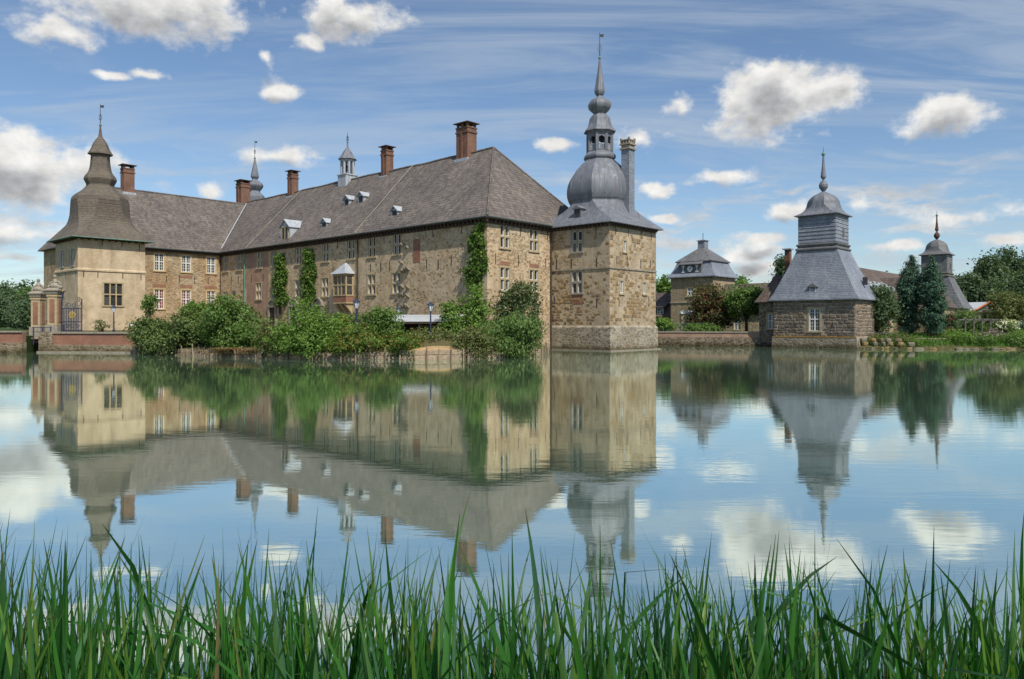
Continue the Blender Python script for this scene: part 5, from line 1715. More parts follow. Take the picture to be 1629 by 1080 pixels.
# ------------------------------------------------------------------ gate, quay walls and bridge at the left
qw = Thing('quay_wall', 'stone quay wall with red brick band and grey coping below the ochre tower', 'wall', off=(-40.5, 71.7, 0))
Q0, Q1 = Vector((-45.9, 72.15, 0)), Vector((-35.9, 70.75, 0))
dv = (Q1 - Q0).normalized(); nv = Vector((dv.y, -dv.x, 0))
q = MB(); slab(q, Q0 + nv * .1, Q1 + nv * .1, nv, .7, -1.2, .78); q.build('wall', 'quay_stone', qw)
QB = Q0 + dv * 1.4
q = MB(); slab(q, QB, Q1, nv, .55, .78, 1.85); q.build('brick_band', 'brick_red', qw)
q = MB(); slab(q, QB + nv * .12, Q1 + nv * .12, nv, .75, 1.85, 2.02); q.build('coping', 'sandstone_grey', qw)
q = MB(); slab(q, Q0 + nv * .2, QB + nv * .2, nv, 1.3, -1.2, 2.02); q.build('abutment', 'quay_stone', qw)
q = MB(); slab(q, Q0 + nv * .45, Q1 + nv * .45, nv, .35, -.5, .14); q.build('footing', 'sandstone_grey', qw)
lwl = Thing('quay_wall', 'short stub of brick and stone quay wall at the far left edge', 'wall', off=(-50, 70.5, 0))
L0_, L1_ = Vector((-64, 70.4, 0)), Vector((-46.45, 70.4, 0))
nv2 = Vector((0, -1, 0))
q = MB(); slab(q, L0_ + nv2 * .1, L1_ + nv2 * .1, nv2, .7, -1.2, 1.02); q.build('wall', 'quay_stone', lwl)
q = MB(); slab(q, L0_, L1_, nv2, .5, 1.02, 1.98); q.build('brick_band', 'brick_red', lwl)
q = MB(); slab(q, L0_ + nv2 * .14, L1_ + nv2 * .14, nv2, .75, 1.98, 2.12); q.build('coping', 'sandstone_grey', lwl)
br = Thing('footbridge', 'small plank footbridge with dark blue railing across the narrow channel', 'bridge', off=(-46.4, 74, 1.3))
for i in range(7):
    y_ = 72.9 + i * .42
    MB().box(-48.4, -44.9, y_, y_ + .39, 1.3, 1.42).build('plank', 'weathered_plank', br, uv=False)
q = MB()
for y_ in (73.2, 75.3): q.box(-48.4, -44.9, y_ - .12, y_ + .12, 1.0, 1.3)
q.build('beam', 'timber_dark', br, uv=False)
for x_ in (-47.0, -46.1, -45.3):
    MB().tube([(x_, 72.85, .75), (x_, 72.85, 2.5)], .06, 6).build('post', 'iron_blue', br, uv=False)
for z_ in (2.0, 2.45): MB().tube([(-47.1, 72.85, z_), (-45.2, 72.85, z_)], .03, 5).build('rail', 'iron_blue', br, uv=False)


def pillar(label, x, y, z, rot):
    th = Thing('gate_pillar', label, 'gate pillar', off=(x, y, z), rot=0)
    hw = .47
    q = MB(); q.box(x - hw - .12, x + hw + .12, y - hw - .12, y + hw + .12, z - .4, z + .75); q.build('pedestal', 'sandstone_grey', th)
    q = MB(); q.box(x - hw, x + hw, y - hw, y + hw, z + .75, z + 3.7); q.box(x - hw - .07, x + hw + .07, y - hw - .07, y + hw + .07, z + 3.55, z + 3.72); q.build('shaft', 'sandstone', th)
    for (dx_, dy_) in ((0, -1), (1, 0), (-1, 0)):
        q = MB()
        if dy_: q.box(x - .24, x + .24, y - hw - .04, y - hw + .02, z + 1.0, z + 3.3)
        else: q.box(x + dx_ * (hw - .02), x + dx_ * (hw + .04), y - .24, y + .24, z + 1.0, z + 3.3) if dx_ > 0 else q.box(x - hw - .04, x - hw + .02, y - .24, y + .24, z + 1.0, z + 3.3)
        q.build('brick_panel', 'brick_red', th)
    q = MB()
    q.rings([[(x + a * w_, y + b * w_, z + z_) for a, b in ((-1, -1), (1, -1), (1, 1), (-1, 1))] for z_, w_ in ((3.72, hw), (3.85, hw + .1), (4.0, hw + .12), (4.1, hw + .22), (4.22, hw + .24), (4.3, hw + .1), (4.42, hw - .05))])
    q.build('capital', 'sandstone_grey', th)
    # weathered seated figure among scrolls
    q = MB()
    q.ball((x, y, z + 4.62), .5, .46, .34); q.ball((x - .42, y, z + 4.52), .3, .28, .24); q.ball((x + .42, y, z + 4.5), .32, .28, .22)
    q.ball((x + .02, y, z + 5.02), .27, .24, .34); q.tube([(x - .05, y, z + 5.1), (x - .4, y - .1, z + 4.9), (x - .55, y - .1, z + 4.65)], [.12, .1, .07], 6)
    q.tube([(x + .08, y, z + 5.1), (x + .42, y - .05, z + 5.02), (x + .62, y - .1, z + 4.75)], [.12, .1, .06], 6)
    q.tube([(x, y, z + 5.25), (x, y, z + 5.42)], [.1, .09], 6)
    st_ = q.build('statue', 'sandstone_grey', th, uv=False)
    q = MB(); q.ball((x, y, z + 5.55), .17, .17, .2); q.v = [tuple(a - b for a, b in zip(v_, th.off)) for v_ in q.v]; q.build('head', 'sandstone_grey', st_, uv=False)


pillar('brick-panelled gate pillar with weathered figure, the left one at the footbridge', px(61, 77.0), 77.0, 1.75, 0)
pillar('brick-panelled gate pillar with weathered figure, the right one carrying the iron gate', px(87.5, 74.0), 74.0, 1.95, 0)

gt_ = Thing('iron_gate', 'ornate dark blue wrought iron gate leaf with scrolls and gilt rosette', 'gate', off=(-44, 74, 2.0))
gx0, gx1, gy = px(98, 74), px(130, 74), 74.0


def gtop(t): return 5.0 - 1.6 * math.sin(math.pi * min(1, t * 1.25)) * .55 + (1.2 if t > .97 else 0)


for i in range(13):
    t_ = i / 12
    x_ = gx0 + (gx1 - gx0) * t_
    MB().tube([(x_, gy, 2.0), (x_, gy, 4.35 if 0 < i < 12 else (5.0 if i == 0 else 5.3))], .035 if 0 < i < 12 else .06, 5).build('bar', 'iron_blue', gt_, uv=False)
for z_ in (2.15, 3.0, 4.35): MB().tube([(gx0, gy, z_), (gx1, gy, z_)], .045, 5).build('rail', 'iron_blue', gt_, uv=False)


def scroll(cx, cz, r, sgn, turns=1.4, a0=0.0):
    pts = []
    for i in range(18):
        a = a0 + sgn * turns * 2 * math.pi * i / 17
        rr = r * (1 - .72 * i / 17)
        pts.append((cx + rr * math.cos(a), gy - .02, cz + rr * math.sin(a)))
    return pts


for (cx, cz, r, s_, a0) in ((gx0 + .3, 4.75, .32, 1, -1.57), (gx0 + .75, 4.65, .28, -1, -1.57), (gx1 - .3, 4.8, .36, -1, -1.57), (gx1 - .3, 5.3, .2, 1, -1.57), (gx0 + .25, 5.3, .22, -1, -1.57), (gx0 + .5, 2.55, .26, 1, 0), (gx0 + 1.0, 2.55, .26, -1, 3.14), (gx0 + 1.5, 2.55, .26, 1, 0), (gx1 - .8, 4.62, .25, 1, -1.57)):
    MB().tube(scroll(cx, cz, r, s_, 1.4, a0), .028, 4).build('scroll', 'iron_blue', gt_, uv=False)
MB().tube([(gx0, gy, 5.0), (gx0 + .12, gy, 5.6), (gx0 + .1, gy, 6.0)], [.06, .08, .03], 5).build('finial', 'iron_blue', gt_, uv=False)
MB().ball((gx0 + .1, gy, 6.08), .1).build('gilt_ball', 'gilt', gt_, uv=False)
mc = (gx0 + gx1) / 2 + .05
q = MB(); q.ball((mc, gy - .06, 3.7), .14, .05, .14)
for i in range(8): q.ball((mc + .27 * math.cos(i * math.pi / 4), gy - .05, 3.7 + .27 * math.sin(i * math.pi / 4)), .1, .03, .1, 6, 4)
q.build('rosette', 'gilt', gt_, uv=False)

# ------------------------------------------------------------------ lamp posts
def lamp_meshes():
    p = MB(); p.lathe(0, 0, [(0, .13), (.25, .13), (.35, .075), (.5, .07), (2.2, .055), (2.25, .1), (2.3, .05)], 8)
    b = MB(); b.lathe(0, 0, [(2.3, .1), (2.36, .12), (2.82, .22), (2.86, .22)], 6)
    c = MB(); c.lathe(0, 0, [(2.86, .3), (2.92, .28), (3.05, .12), (3.12, .06), (3.2, .03)], 6)
    for a in range(6):
        an = a * math.pi / 3
        c.tube([(.12 * math.cos(an), .12 * math.sin(an), 2.36), (.235 * math.cos(an), .235 * math.sin(an), 2.87)], .018, 4)
    return p.mesh('post', 'iron_blue', uv=False), b.mesh('lantern_glass', 'lamp_glass', uv=False), c.mesh('lantern_cap', 'iron_blue', uv=False)


LM = lamp_meshes()
for (lab, x, y, z, s_) in (('dark blue lamp post before the leaded window of the ochre tower', px(181, 74.5), 74.5, 1.98, .86), ('dark blue lamp post below the oriel, the tallest lamp among the shrubs', px(567, 65.0), 65.0, 1.85, 1.0),
                           ('dark blue lamp post in front of the corrugated terrace roof', px(685, 63.5), 63.5, 1.75, .93), ('small dark lamp post beneath the stone corbels, left of the terrace roof', px(634, 71.5), 71.5, 1.95, .8)):
    t_ = Thing('lamp_post', lab, 'lamp', off=(x, y, z), group='lamp posts on the castle island')
    for nm, me in zip(('post', 'lantern_glass', 'lantern_cap'), LM): child(nm, me, t_.o, scale=(s_ * 1.15, s_ * 1.15, s_))

# ------------------------------------------------------------------ terrace shelter and hedge
sx0, sx1, sy0, sy1 = -10.9, -3.2, 67.0, 70.5
ts = Thing('terrace_shelter', 'low terrace shelter with pale corrugated roof in front of the castle wall', 'shelter', off=(-7, 68.7, 1.9))
q = MB()
N_ = 40
for i in range(N_):
    a, b = sx0 + (sx1 - sx0) * i / N_, sx0 + (sx1 - sx0) * (i + .52) / N_
    q.add([(a, sy0, 3.05), (b, sy0, 3.05), (b, sy1 - .3, 3.62), (a, sy1 - .3, 3.62), (a, sy0, 3.1), (b, sy0, 3.1), (b, sy1 - .3, 3.67), (a, sy1 - .3, 3.67)], [(0, 1, 5, 4), (4, 5, 6, 7), (0, 4, 7, 3), (1, 2, 6, 5)])
q.add([(sx0 - 1.2, sy0 - .02, 2.99), (sx1, sy0 - .02, 2.99), (sx1, sy1, 3.63), (sx0, sy1, 3.63), (sx0 - 1.2, sy0 - .02, 3.06), (sx1, sy0 - .02, 3.06), (sx1, sy1, 3.645), (sx0, sy1, 3.645)], [(3, 2, 1, 0), (4, 5, 6, 7), (0, 1, 5, 4), (0, 4, 7, 3), (1, 2, 6, 5), (2, 3, 7, 6)])
q.build('corrugated_roof', 'corrugated', ts)
q = MB(); q.box(sx0 - 1.1, sx1, sy0 + .02, sy0 + .12, 2.8, 2.99); q.build('fascia', 'timber_dark', ts)
for x_ in (sx0, sx0 + 2.5, sx0 + 5, sx1 - .1): MB().box(x_ - .06, x_ + .06, sy0 + .1, sy0 + .22, 1.8, 2.8).build('post', 'timber_dark', ts)
q = MB(); q.box(sx0, sx1, sy1 - .2, sy1, 1.8, 3.5); q.build('back_wall', 'timber_dark', ts)


# ------------------------------------------------------------------ ivy on the castle walls
def climber(th_name, label, pts_fn, n, leaf, seed, stem):
    rng = np.random.default_rng(seed)
    pts, nr = pts_fn(rng, n)
    w = np.array([cw(a, b) for a, b in pts[:, :2]])
    base = cw(*stem[0][:2]) + (stem[0][2],)
    P3 = np.column_stack([w, pts[:, 2]]) - np.array(base)
    c_, s_ = math.cos(ROT), math.sin(ROT)
    N3 = np.column_stack([nr[:, 0] * c_ - nr[:, 1] * s_, nr[:, 0] * s_ + nr[:, 1] * c_, nr[:, 2]])
    th = Thing(th_name, label, 'ivy', off=base, group='climbers on the long castle wing')
    child('foliage', quads_mesh('foliage', P3.astype(np.float32), N3, leaf, .75, 'leaf_ivy', rng), th.o)
    mb = MB()
    for k in range(3):
        pp = []
        for i, (a, b, z) in enumerate(stem):
            x, y = cw(a - .12, b + (k - 1) * .25 * (i > 0))
            pp.append((x, y, z))
        mb.tube(pp, [.09] + [.06] * (len(pp) - 2) + [.03], 5)
    mb.build('stem', 'bark', th, uv=False)


def ivy_column(yc, z0, z1, wd, lean=0.0, corner=False):
    def fn(rng, n):
        nc = n // 12
        z = rng.uniform(z0, z1, nc)
        t = (z - z0) / (z1 - z0)
        wv = wd * (.55 + .45 * np.sin(np.clip(t * 1.15 + .05, 0, 1) * math.pi) ** .6 + .2 * np.sin(z * 2.3 + yc) + .14 * np.sin(z * 5.3 + 2 * yc))
        y = yc + lean * t + .25 * np.sin(z * 1.7 + yc) + rng.uniform(-1, 1, nc) * wv / 2
        x = -rng.uniform(.08, .6, nc) * (1 - .45 * (2 * np.abs(y - yc - lean * t) / np.maximum(wv, .1)) ** 2)
        rep = 12
        pts = np.repeat(np.column_stack([x, y, z]), rep, axis=0) + rng.normal(size=(nc * rep, 3)) * np.array([.1, .16, .2])
        pts[:, 0] = np.minimum(pts[:, 0], -.05)
        nr = rng.normal(size=pts.shape) * .5 + np.array([-1.0, 0, .45])
        if corner:
            w_ = pts[:, 1] < 0
            pts[w_, 0], pts[w_, 1] = -pts[w_, 1] * .9, pts[w_, 0]
        return pts, nr
    return fn


climber('ivy', 'leafy ivy column on the brick-patched wall, left of the pair in mid-wing', ivy_column(38.3, 5.4, 11.9, 2.9), 2600, .3, 31, [(0, 38.3, 2.0), (0, 38.5, 5), (0, 38.2, 8), (0, 38.4, 11)])
climber('ivy', 'broad ivy column, right of the pair in mid-wing, left of the oriel', ivy_column(31.4, 5.6, 12.1, 3.0), 2700, .3, 32, [(0, 31.4, 2.0), (0, 31.3, 5), (0, 31.5, 8), (0, 31.2, 11)])
climber('ivy', 'tall dark ivy clinging to the near corner of the long wing', ivy_column(1.55, 6.2, 12.75, 2.5, -.5), 3000, .26, 33, [(0, 1.4, 2.0), (0, 1.5, 5), (0, 1.3, 8), (0, 1.2, 11.5)])


# ------------------------------------------------------------------ island shrubs
def bush(u0, u1, v0, v1, Y, k, seed, depth=None, cone=0.0):
    r = random.Random(seed)
    x0, x1 = px(u0, Y), px(u1, Y)
    z1, z0 = pz(v0, Y), pz(v1, Y)
    w, h = x1 - x0, z1 - z0
    dp = depth or max(1.6, w * .7)
    xc = (x0 + x1) / 2
    out = [(xc, Y, z0 + h * .42, w * .42, dp * .45, h * .45)]
    for i in range(k):
        t = r.uniform(0, 1)
        zz = z0 + h * (.12 + .7 * t)
        half = w * .5 * (1 - cone * t) * (.95 - .5 * max(0, t - .35))
        rr = r.uniform(.16, .27)
        rx_ = max(.5, w * rr)
        out.append((xc + r.uniform(-1, 1) * max(.05, half - rx_ * .7), Y + r.uniform(-.55, .3) * dp, zz, rx_, max(.5, dp * .28), max(.4, h * r.uniform(.15, .23))))
    return out, (xc, Y, max(.3, z0 + .15))


SH = [
    # label, u0, u1, vtop, vbot, Y, lumps, leaves, leaf, material, extra
    ('large dark rhododendron at the left end of the shrub border by the brick quay', 208, 278, 497, 557, 68.6, 9, 6500, .24, 'leaf_rhodo', None),
    ('wide dark rhododendron with pink blossom, second in the shrub border', 252, 345, 489, 560, 66.6, 10, 8000, .24, 'leaf_rhodo', 'pink'),
    ('pale yellow-flowered shrub peeping over the rhododendrons under the white windows', 285, 345, 482, 515, 75, 5, 2200, .3, 'leaf_bright', 'yellow'),
    ('tall bright green laurel rising in front of the court corner', 318, 432, 468, 560, 64.6, 12, 9500, .25, 'leaf_mid', None),
    ('loose olive shrub between the laurel and the round bright tree', 405, 470, 500, 572, 60.4, 8, 4200, .2, 'leaf_olive', None),
    ('round bright green small tree in the middle of the shrub border', 436, 552, 470, 574, 59.4, 13, 11000, .21, 'leaf_bright', None),
    ('yellow flowering shrub left of the lamp under the oriel', 520, 580, 501, 538, 66.0, 5, 2300, .26, 'leaf_bright', 'yellow'),
    ('bronze tinged leafy shrub hanging over the low wooden bank', 520, 622, 512, 570, 59.0, 10, 7000, .19, 'leaf_autumn', None),
    ('feathery upright shrub between the two lamps nearest the oriel', 574, 646, 484, 566, 60.4, 9, 5000, .2, 'leaf_mid', None),
    ('low green shrub spilling onto the bank right of the feathery shrub', 596, 676, 522, 571, 59.2, 8, 5200, .2, 'leaf_autumn', None),
    ('thin olive brushwood above the orange sand of the plank landing', 650, 742, 512, 552, 63.5, 7, 3200, .2, 'leaf_olive', None),
    ('light green forked shrub below the corner ivy', 704, 772, 462, 545, 66.5, 10, 5200, .26, 'leaf_bright', None),
    ('tall dark magnolia at the right end of the shrub border', 778, 872, 446, 552, 70.5, 13, 8000, .27, 'leaf_magnolia', None),
    ('drooping fresh green willow-like shrub over the water at the border right end', 752, 866, 490, 573, 62.8, 12, 9500, .22, 'leaf_willow', None),
    ('small dense shrub beside the plank landing with trailing twigs', 722, 790, 512, 571, 60.2, 8, 5200, .18, 'leaf_olive', None),
    ('clipped dark hedge piece behind the lamps under the corbels', 566, 640, 500, 516, 71.5, 6, 2600, .2, 'leaf_rhodo', None),
    ('small climbing shrub in the corner of the ochre tower and the court wing', 230, 248, 470, 500, 86, 4, 900, .28, 'leaf_mid', None),
    ('tiny bare-stemmed shrub at the foot of the ochre tower by the lamp', 150, 172, 509, 527, 75.5, 4, 350, .18, 'leaf_olive', None),
]
for i, (lab, u0, u1, v0, v1, Y, k, n, lf, mt, ex) in enumerate(SH):
    bl, base = bush(u0, u1, v0, v1, Y, k, 200 + i, depth=None if (u1 - u0) > 40 else 1.2)
    if 'hedge' in lab:
        bl = [(px(u0 + (u1 - u0) * (q + .5) / 7, Y), Y, pz((v0 + v1) / 2, Y), .8, .7, .75) for q in range(7)]
    if 'forked' in lab:
        bl = [(px(u, Y), Y + dy_, pz(v, Y), rx_, rx_, rz_) for (u, v, rx_, rz_, dy_) in ((718, 510, 1.0, 1.2, 0), (712, 490, .55, .7, 0), (726, 487, .45, .8, .2), (748, 500, 1.2, 1.5, .2), (752, 477, .9, 1.0, .3), (760, 468, .5, .6, .3), (740, 525, 1.9, 1.1, -.3), (762, 505, 1.0, 1.6, .3))]
    ext = None
    if ex == 'pink': ext = [('blossom', 'flower_pink', 70, .2, [(px(329, 65.9), 65.9, pz(505, 65.9), .45, .35, .4), (px(337, 65.9), 65.8, pz(511, 65.9), .3, .3, .5)])]
    if ex == 'yellow': ext = [('blossom', 'flower_yellow', 60, .2, [(px((u0 + u1) / 2 + 4, Y), Y - 1.0, pz(v0 + 12, Y), .9, .4, .4)])]
    shrub('shrub', lab, 'shrub', base, bl, n, lf, mt, clump=.26 if lf > .2 else .22, extra=ext, seed=300 + i, zmin=-.02, up=.4 if 'willow' not in lab else .1, tang=(0, 0, -1.0) if 'willow' in lab else None)


# waterside tufts: grass by the border and dry grass hanging over the planks
def tuft(name, label, x, y, z, w, h, n, mat, seed, droop=.5, cat='grass', blade=.03, kind=None, dpt=.5):
    rng = np.random.default_rng(seed)
    th = Thing(name, label, cat, off=(x, y, z))
    vs, fs = [], []
    for i in range(n):
        bx_, by_ = rng.normal(0, w * .33), rng.normal(0, dpt * .4)
        L = h * rng.uniform(.6, 1.15)
        a = rng.uniform(0, 2 * math.pi)
        dx_, dy_ = math.cos(a), math.sin(a)
        sx_, sy_ = -dy_ * blade, dx_ * blade
        o = len(vs)
        for j in range(4):
            t = j / 3
            r = L * droop * t * t
            zz = L * (t - droop * .5 * t * t)
            wd = 1 - t * .9
            vs += [(bx_ + dx_ * r - sx_ * wd, by_ + dy_ * r - sy_ * wd, zz), (bx_ + dx_ * r + sx_ * wd, by_ + dy_ * r + sy_ * wd, zz)]
        fs += [(o + 2 * j, o + 2 * j + 1, o + 2 * j + 3, o + 2 * j + 2) for j in range(3)]
    me = bpy.data.meshes.new('blades')
    me.from_pydata(vs, [], fs)
    me.materials.append(MATS[mat])
    child('blades', me, th.o)
    return th


tuft('grass_tuft', 'tall green waterside grass clump left of the round bright tree', px(446, 60.2), 60.2, .05, 2.6, 2.4, 420, 'waterside_grass', 41, .45, blade=.035)
tuft('grass_tuft', 'straw coloured dry grass hanging over the wooden bank in mid-border', px(372, 61.8), 61.6, .35, 2.6, 1.2, 520, 'leaf_dry', 42, 1.3, blade=.03)
tuft('grass_tuft', 'small straw patch of dry grass right of the hanging dry grass', px(408, 60.6), 60.2, .4, 1.8, .9, 300, 'leaf_dry', 43, 1.3, blade=.03)
tuft('grass_tuft', 'dry stems at the left end of the plank bank under the rhododendron', px(255, 67.6), 67.4, .5, 1.2, 1.0, 130, 'leaf_dry', 44, .4, blade=.02)

# plank revetment along the island edge
PLK = []
for i in range(6):
    r = random.Random(60 + i)
    q = MB(); q.rings([[(-.5, -.5, -.5), (.5, -.5, -.5), (.5, .5, -.5), (-.5, .5, -.5)], [(-.5 + r.uniform(0, .04), -.5, .5 - r.uniform(0, .12)), (.5 - r.uniform(0, .04), -.5, .5 - r.uniform(0, .12)), (.5, .5, .5), (-.5, .5, .5)]])
    PLK.append(q.mesh('plank', 'weathered_plank', uv=False))
PST = []
for i in range(5):
    r = random.Random(80 + i)
    q = MB(); q.tube([(0, 0, -1), (r.uniform(-.04, .04), r.uniform(-.03, .03), 0), (r.uniform(-.07, .07), r.uniform(-.05, .05), r.uniform(.72, .95))], [.07, .065, .055], 6)
    PST.append(q.mesh('post', 'post_wood', uv=False))


def revetment(label, pts, step, seed, top=.62, rows=2):
    r = random.Random(seed)
    th = Thing('plank_revetment', label, 'retaining wall', off=(pts[0][0], pts[0][1], 0))
    for (a, b) in zip(pts[:-1], pts[1:]):
        A_, B_ = Vector((a[0], a[1], 0)), Vector((b[0], b[1], 0))
        L = (B_ - A_).length
        n = max(1, int(round(L / step)))
        dd = (B_ - A_).normalized(); nn = Vector((dd.y, -dd.x, 0))
        ang = math.atan2(dd.y, dd.x)
        for i in range(n):
            p0 = A_.lerp(B_, i / n)
            c = A_.lerp(B_, (i + .5) / n)
            for k in range(rows):
                hh = top / rows
                o = child('plank', r.choice(PLK), th, (c.x + nn.x * r.uniform(-.02, .03), c.y + nn.y * r.uniform(-.02, .03), (k + .5) * hh - .02 + r.uniform(-.015, .015)), ang + r.uniform(-.012, .012), (L / n * .985, .07, hh * .93))
                o.rotation_euler[1] = r.uniform(-.015, .015)
            child('post', r.choice(PST), th, (p0.x + nn.x * .13, p0.y + nn.y * .13, 0), r.uniform(0, 6), (1, 1, r.uniform(.8, 1.15)))
        child('plank', PLK[0], th, tuple((A_ + B_) / 2) [:2] + (-.3,), ang, (L, .05, .5))


BK = [(-36.0, 70.25), (-28.25, 64.75), (-19.95, 59.5), (-14.5, 57.98), (-8.75, 57.98)]
revetment('weathered plank bank on posts along the left shrub border', BK[:3], .85, 1)
revetment('dark plank bank half hidden under the middle shrubs', BK[2:5], 1.15, 2)
revetment('pale plank landing of wide boards holding the orange sand', [(-8.7, 57.75), (-7.6, 57.5), (-3.95, 58.75), (-3.6, 59.4)], 1.0, 3, .78)
revetment('plank bank under the drooping shrub right of the landing', [(-3.6, 59.1), (-.75, 61.15), (2.6, 67.35), (3.75, 73.4)], 1.1, 4, .55)
q = MB()
sp_ = [(-8.3, 58.0), (-7.4, 57.75), (-5.6, 58.3), (-4.0, 58.95), (-3.8, 60.2), (-4.6, 61.6), (-6.2, 61.9), (-7.8, 60.6)]
q.rings([[(x, y, .5) for x, y in sp_], [(x, y, .74) for x, y in sp_], [(-6 + (x + 6) * .7, 59.9 + (y - 59.9) * .7, .9) for x, y in sp_], [(-5.8 + (x + 6) * .3, 60.1 + (y - 59.9) * .3, 1.0) for x, y in sp_]])
tag(q.build('sand_heap', 'sand_orange', uv=False), 'low heap of orange sand behind the pale plank landing', 'sand')


# ------------------------------------------------------------------ trees
def tree(label, x, y, z0, blobs, n, leaf, mat, trunk_r, seed, clump=.6, fork=None, up=.35, cat='tree', name='tree', group=None, aspect=.6, tang=None, per=16, rough=.22, inner=.2):
    rng = np.random.default_rng(seed)
    th = Thing(name, label, cat, off=(x, y, z0), group=group)
    pts, nr = leaf_points(blobs, n, rng, clump, per, inner, z0 + .1, up, rough)
    tg = None if tang is None else rng.normal(size=pts.shape) * .4 + np.array(tang)
    child('crown', quads_mesh('crown', (pts - np.array((x, y, z0))).astype(np.float32), nr, leaf, aspect, mat, rng, tg), th.o)
    mb = MB()
    zf = fork if fork else z0 + (blobs[0][2] - z0) * .45
    mb.tube([(x, y, z0 - .5), (x + .05, y, z0 + .4), (x, y, zf)], [trunk_r * 1.35, trunk_r, trunk_r * .8], 8)
    for b in blobs:
        e = Vector((b[0], b[1], b[2] + b[5] * .2))
        m_ = Vector((x, y, zf)).lerp(e, .5) + Vector((0, 0, .3))
        mb.tube([(x, y, zf - .2), m_, e], [trunk_r * .55, trunk_r * .4, trunk_r * .1], 6)
    mb.build('trunk', 'bark', th, uv=False)
    return th


def crown(u0, u1, v0, v1, Y, k, seed, depth=None, top=.5):
    """lobes of a spreading crown inside the given outline"""
    r = random.Random(seed)
    x0, x1, z1, z0 = px(u0, Y), px(u1, Y), pz(v0, Y), pz(v1, Y)
    w, h = x1 - x0, z1 - z0
    dp = depth or w * .9
    xc = (x0 + x1) / 2
    w *= 1.12
    out = [(xc, Y, z0 + h * .45, w * .36, dp * .34, h * .36)]
    for i in range(k):
        a = r.uniform(0, 2 * math.pi)
        t = r.uniform(0, 1)
        q = .34 * (1 - .55 * abs(t - .4))
        rr = r.uniform(.17, .25)
        out.append((xc + math.cos(a) * w * q * r.uniform(.7, 1.05), Y + math.sin(a) * dp * q, z0 + h * (.2 + .62 * t), w * rr, dp * rr, h * rr * .85))
    return out


# forecourt trees
bl = crown(1094, 1168, 452, 530, 103, 12, 5)
tree('conical red-tinged beech in front of the gatehouse', px(1131, 103), 103, 1.6, bl, 9000, .34, 'leaf_beech', .28, 51, .4)
bl = crown(1150, 1222, 450, 512, 99, 11, 6)
tree('small green tree with forked trunk left of the near pavilion', px(1187, 99), 99, 1.6, bl, 6500, .32, 'leaf_mid', .22, 52, .42, fork=3.4)
bl, base = bush(1088, 1150, 515, 528, 98, 7, 9)
shrub('shrub', 'dark low spreading shrub behind the moat wall under the beech', 'shrub', (base[0], 98, 1.6), bl, 2600, .25, 'leaf_mid', seed=53, zmin=1.4)
bl, base = bush(1043, 1072, 505, 527, 101, 5, 10)
shrub('shrub', 'bright small shrub against the low range left of the gatehouse', 'shrub', (base[0], 101, 1.6), bl, 1500, .26, 'leaf_bright', seed=54, zmin=1.4)
bl = crown(1035, 1075, 440, 500, 140, 8, 15)
tree('pale green tree behind the low range left of the gatehouse', px(1054, 140), 140, 1.6, bl, 3500, .5, 'leaf_bright', .3, 55, .6)
bl = crown(1160, 1200, 436, 500, 138, 8, 16)
tree('pale green tree showing just right of the gatehouse roof', px(1180, 138), 138, 1.6, bl, 3500, .5, 'leaf_bright', .3, 56, .6)
bl = crown(1236, 1262, 405, 470, 125, 7, 17)
tree('dark treetop behind the chimney left of the near pavilion', px(1248, 125), 125, 1.6, bl, 3000, .45, 'leaf_far', .3, 57, .5)

# garden on the right shore
bl = crown(1362, 1436, 444, 540, 88.5, 12, 18, depth=4.5)
tree('dark green spreading tree close to the right side of the near pavilion', px(1398, 88.5), 88.5, 1.6, bl, 9000, .3, 'leaf_far', .2, 58, .42, fork=2.6)


def conifer(label, uc, v0, v1, Y, wpx, seed, n, lean=0.0, cuts=()):
    xc, z1, z0 = px(uc, Y), pz(v0, Y), pz(v1, Y)
    h = z1 - z0
    w = wpx * Y / 1180 / 2
    r = random.Random(seed)
    out = []
    for i in range(26):
        t = i / 25
        q = w * min(1.0, .66 + .8 * t) * (1 - .86 * max(0, (t - .45) / .55) ** 2.0)
        q = max(.2, q)
        a = r.uniform(0, 6.28)
        out.append((xc + lean * t + math.cos(a) * q * .32, Y + math.sin(a) * q * .32, z0 + h * (.05 + .92 * t), q * .72, q * .72, h * .085))
    tree(label, xc, Y, 1.6, out, n, .21, 'leaf_cypress', .28, seed, .16, up=.8, cat='conifer', name='conifer', group='blue-green conifers on the right shore', aspect=.45, tang=(0, 0, 1.4), per=14, rough=.06, inner=.1, fork=z0 + h * .9)


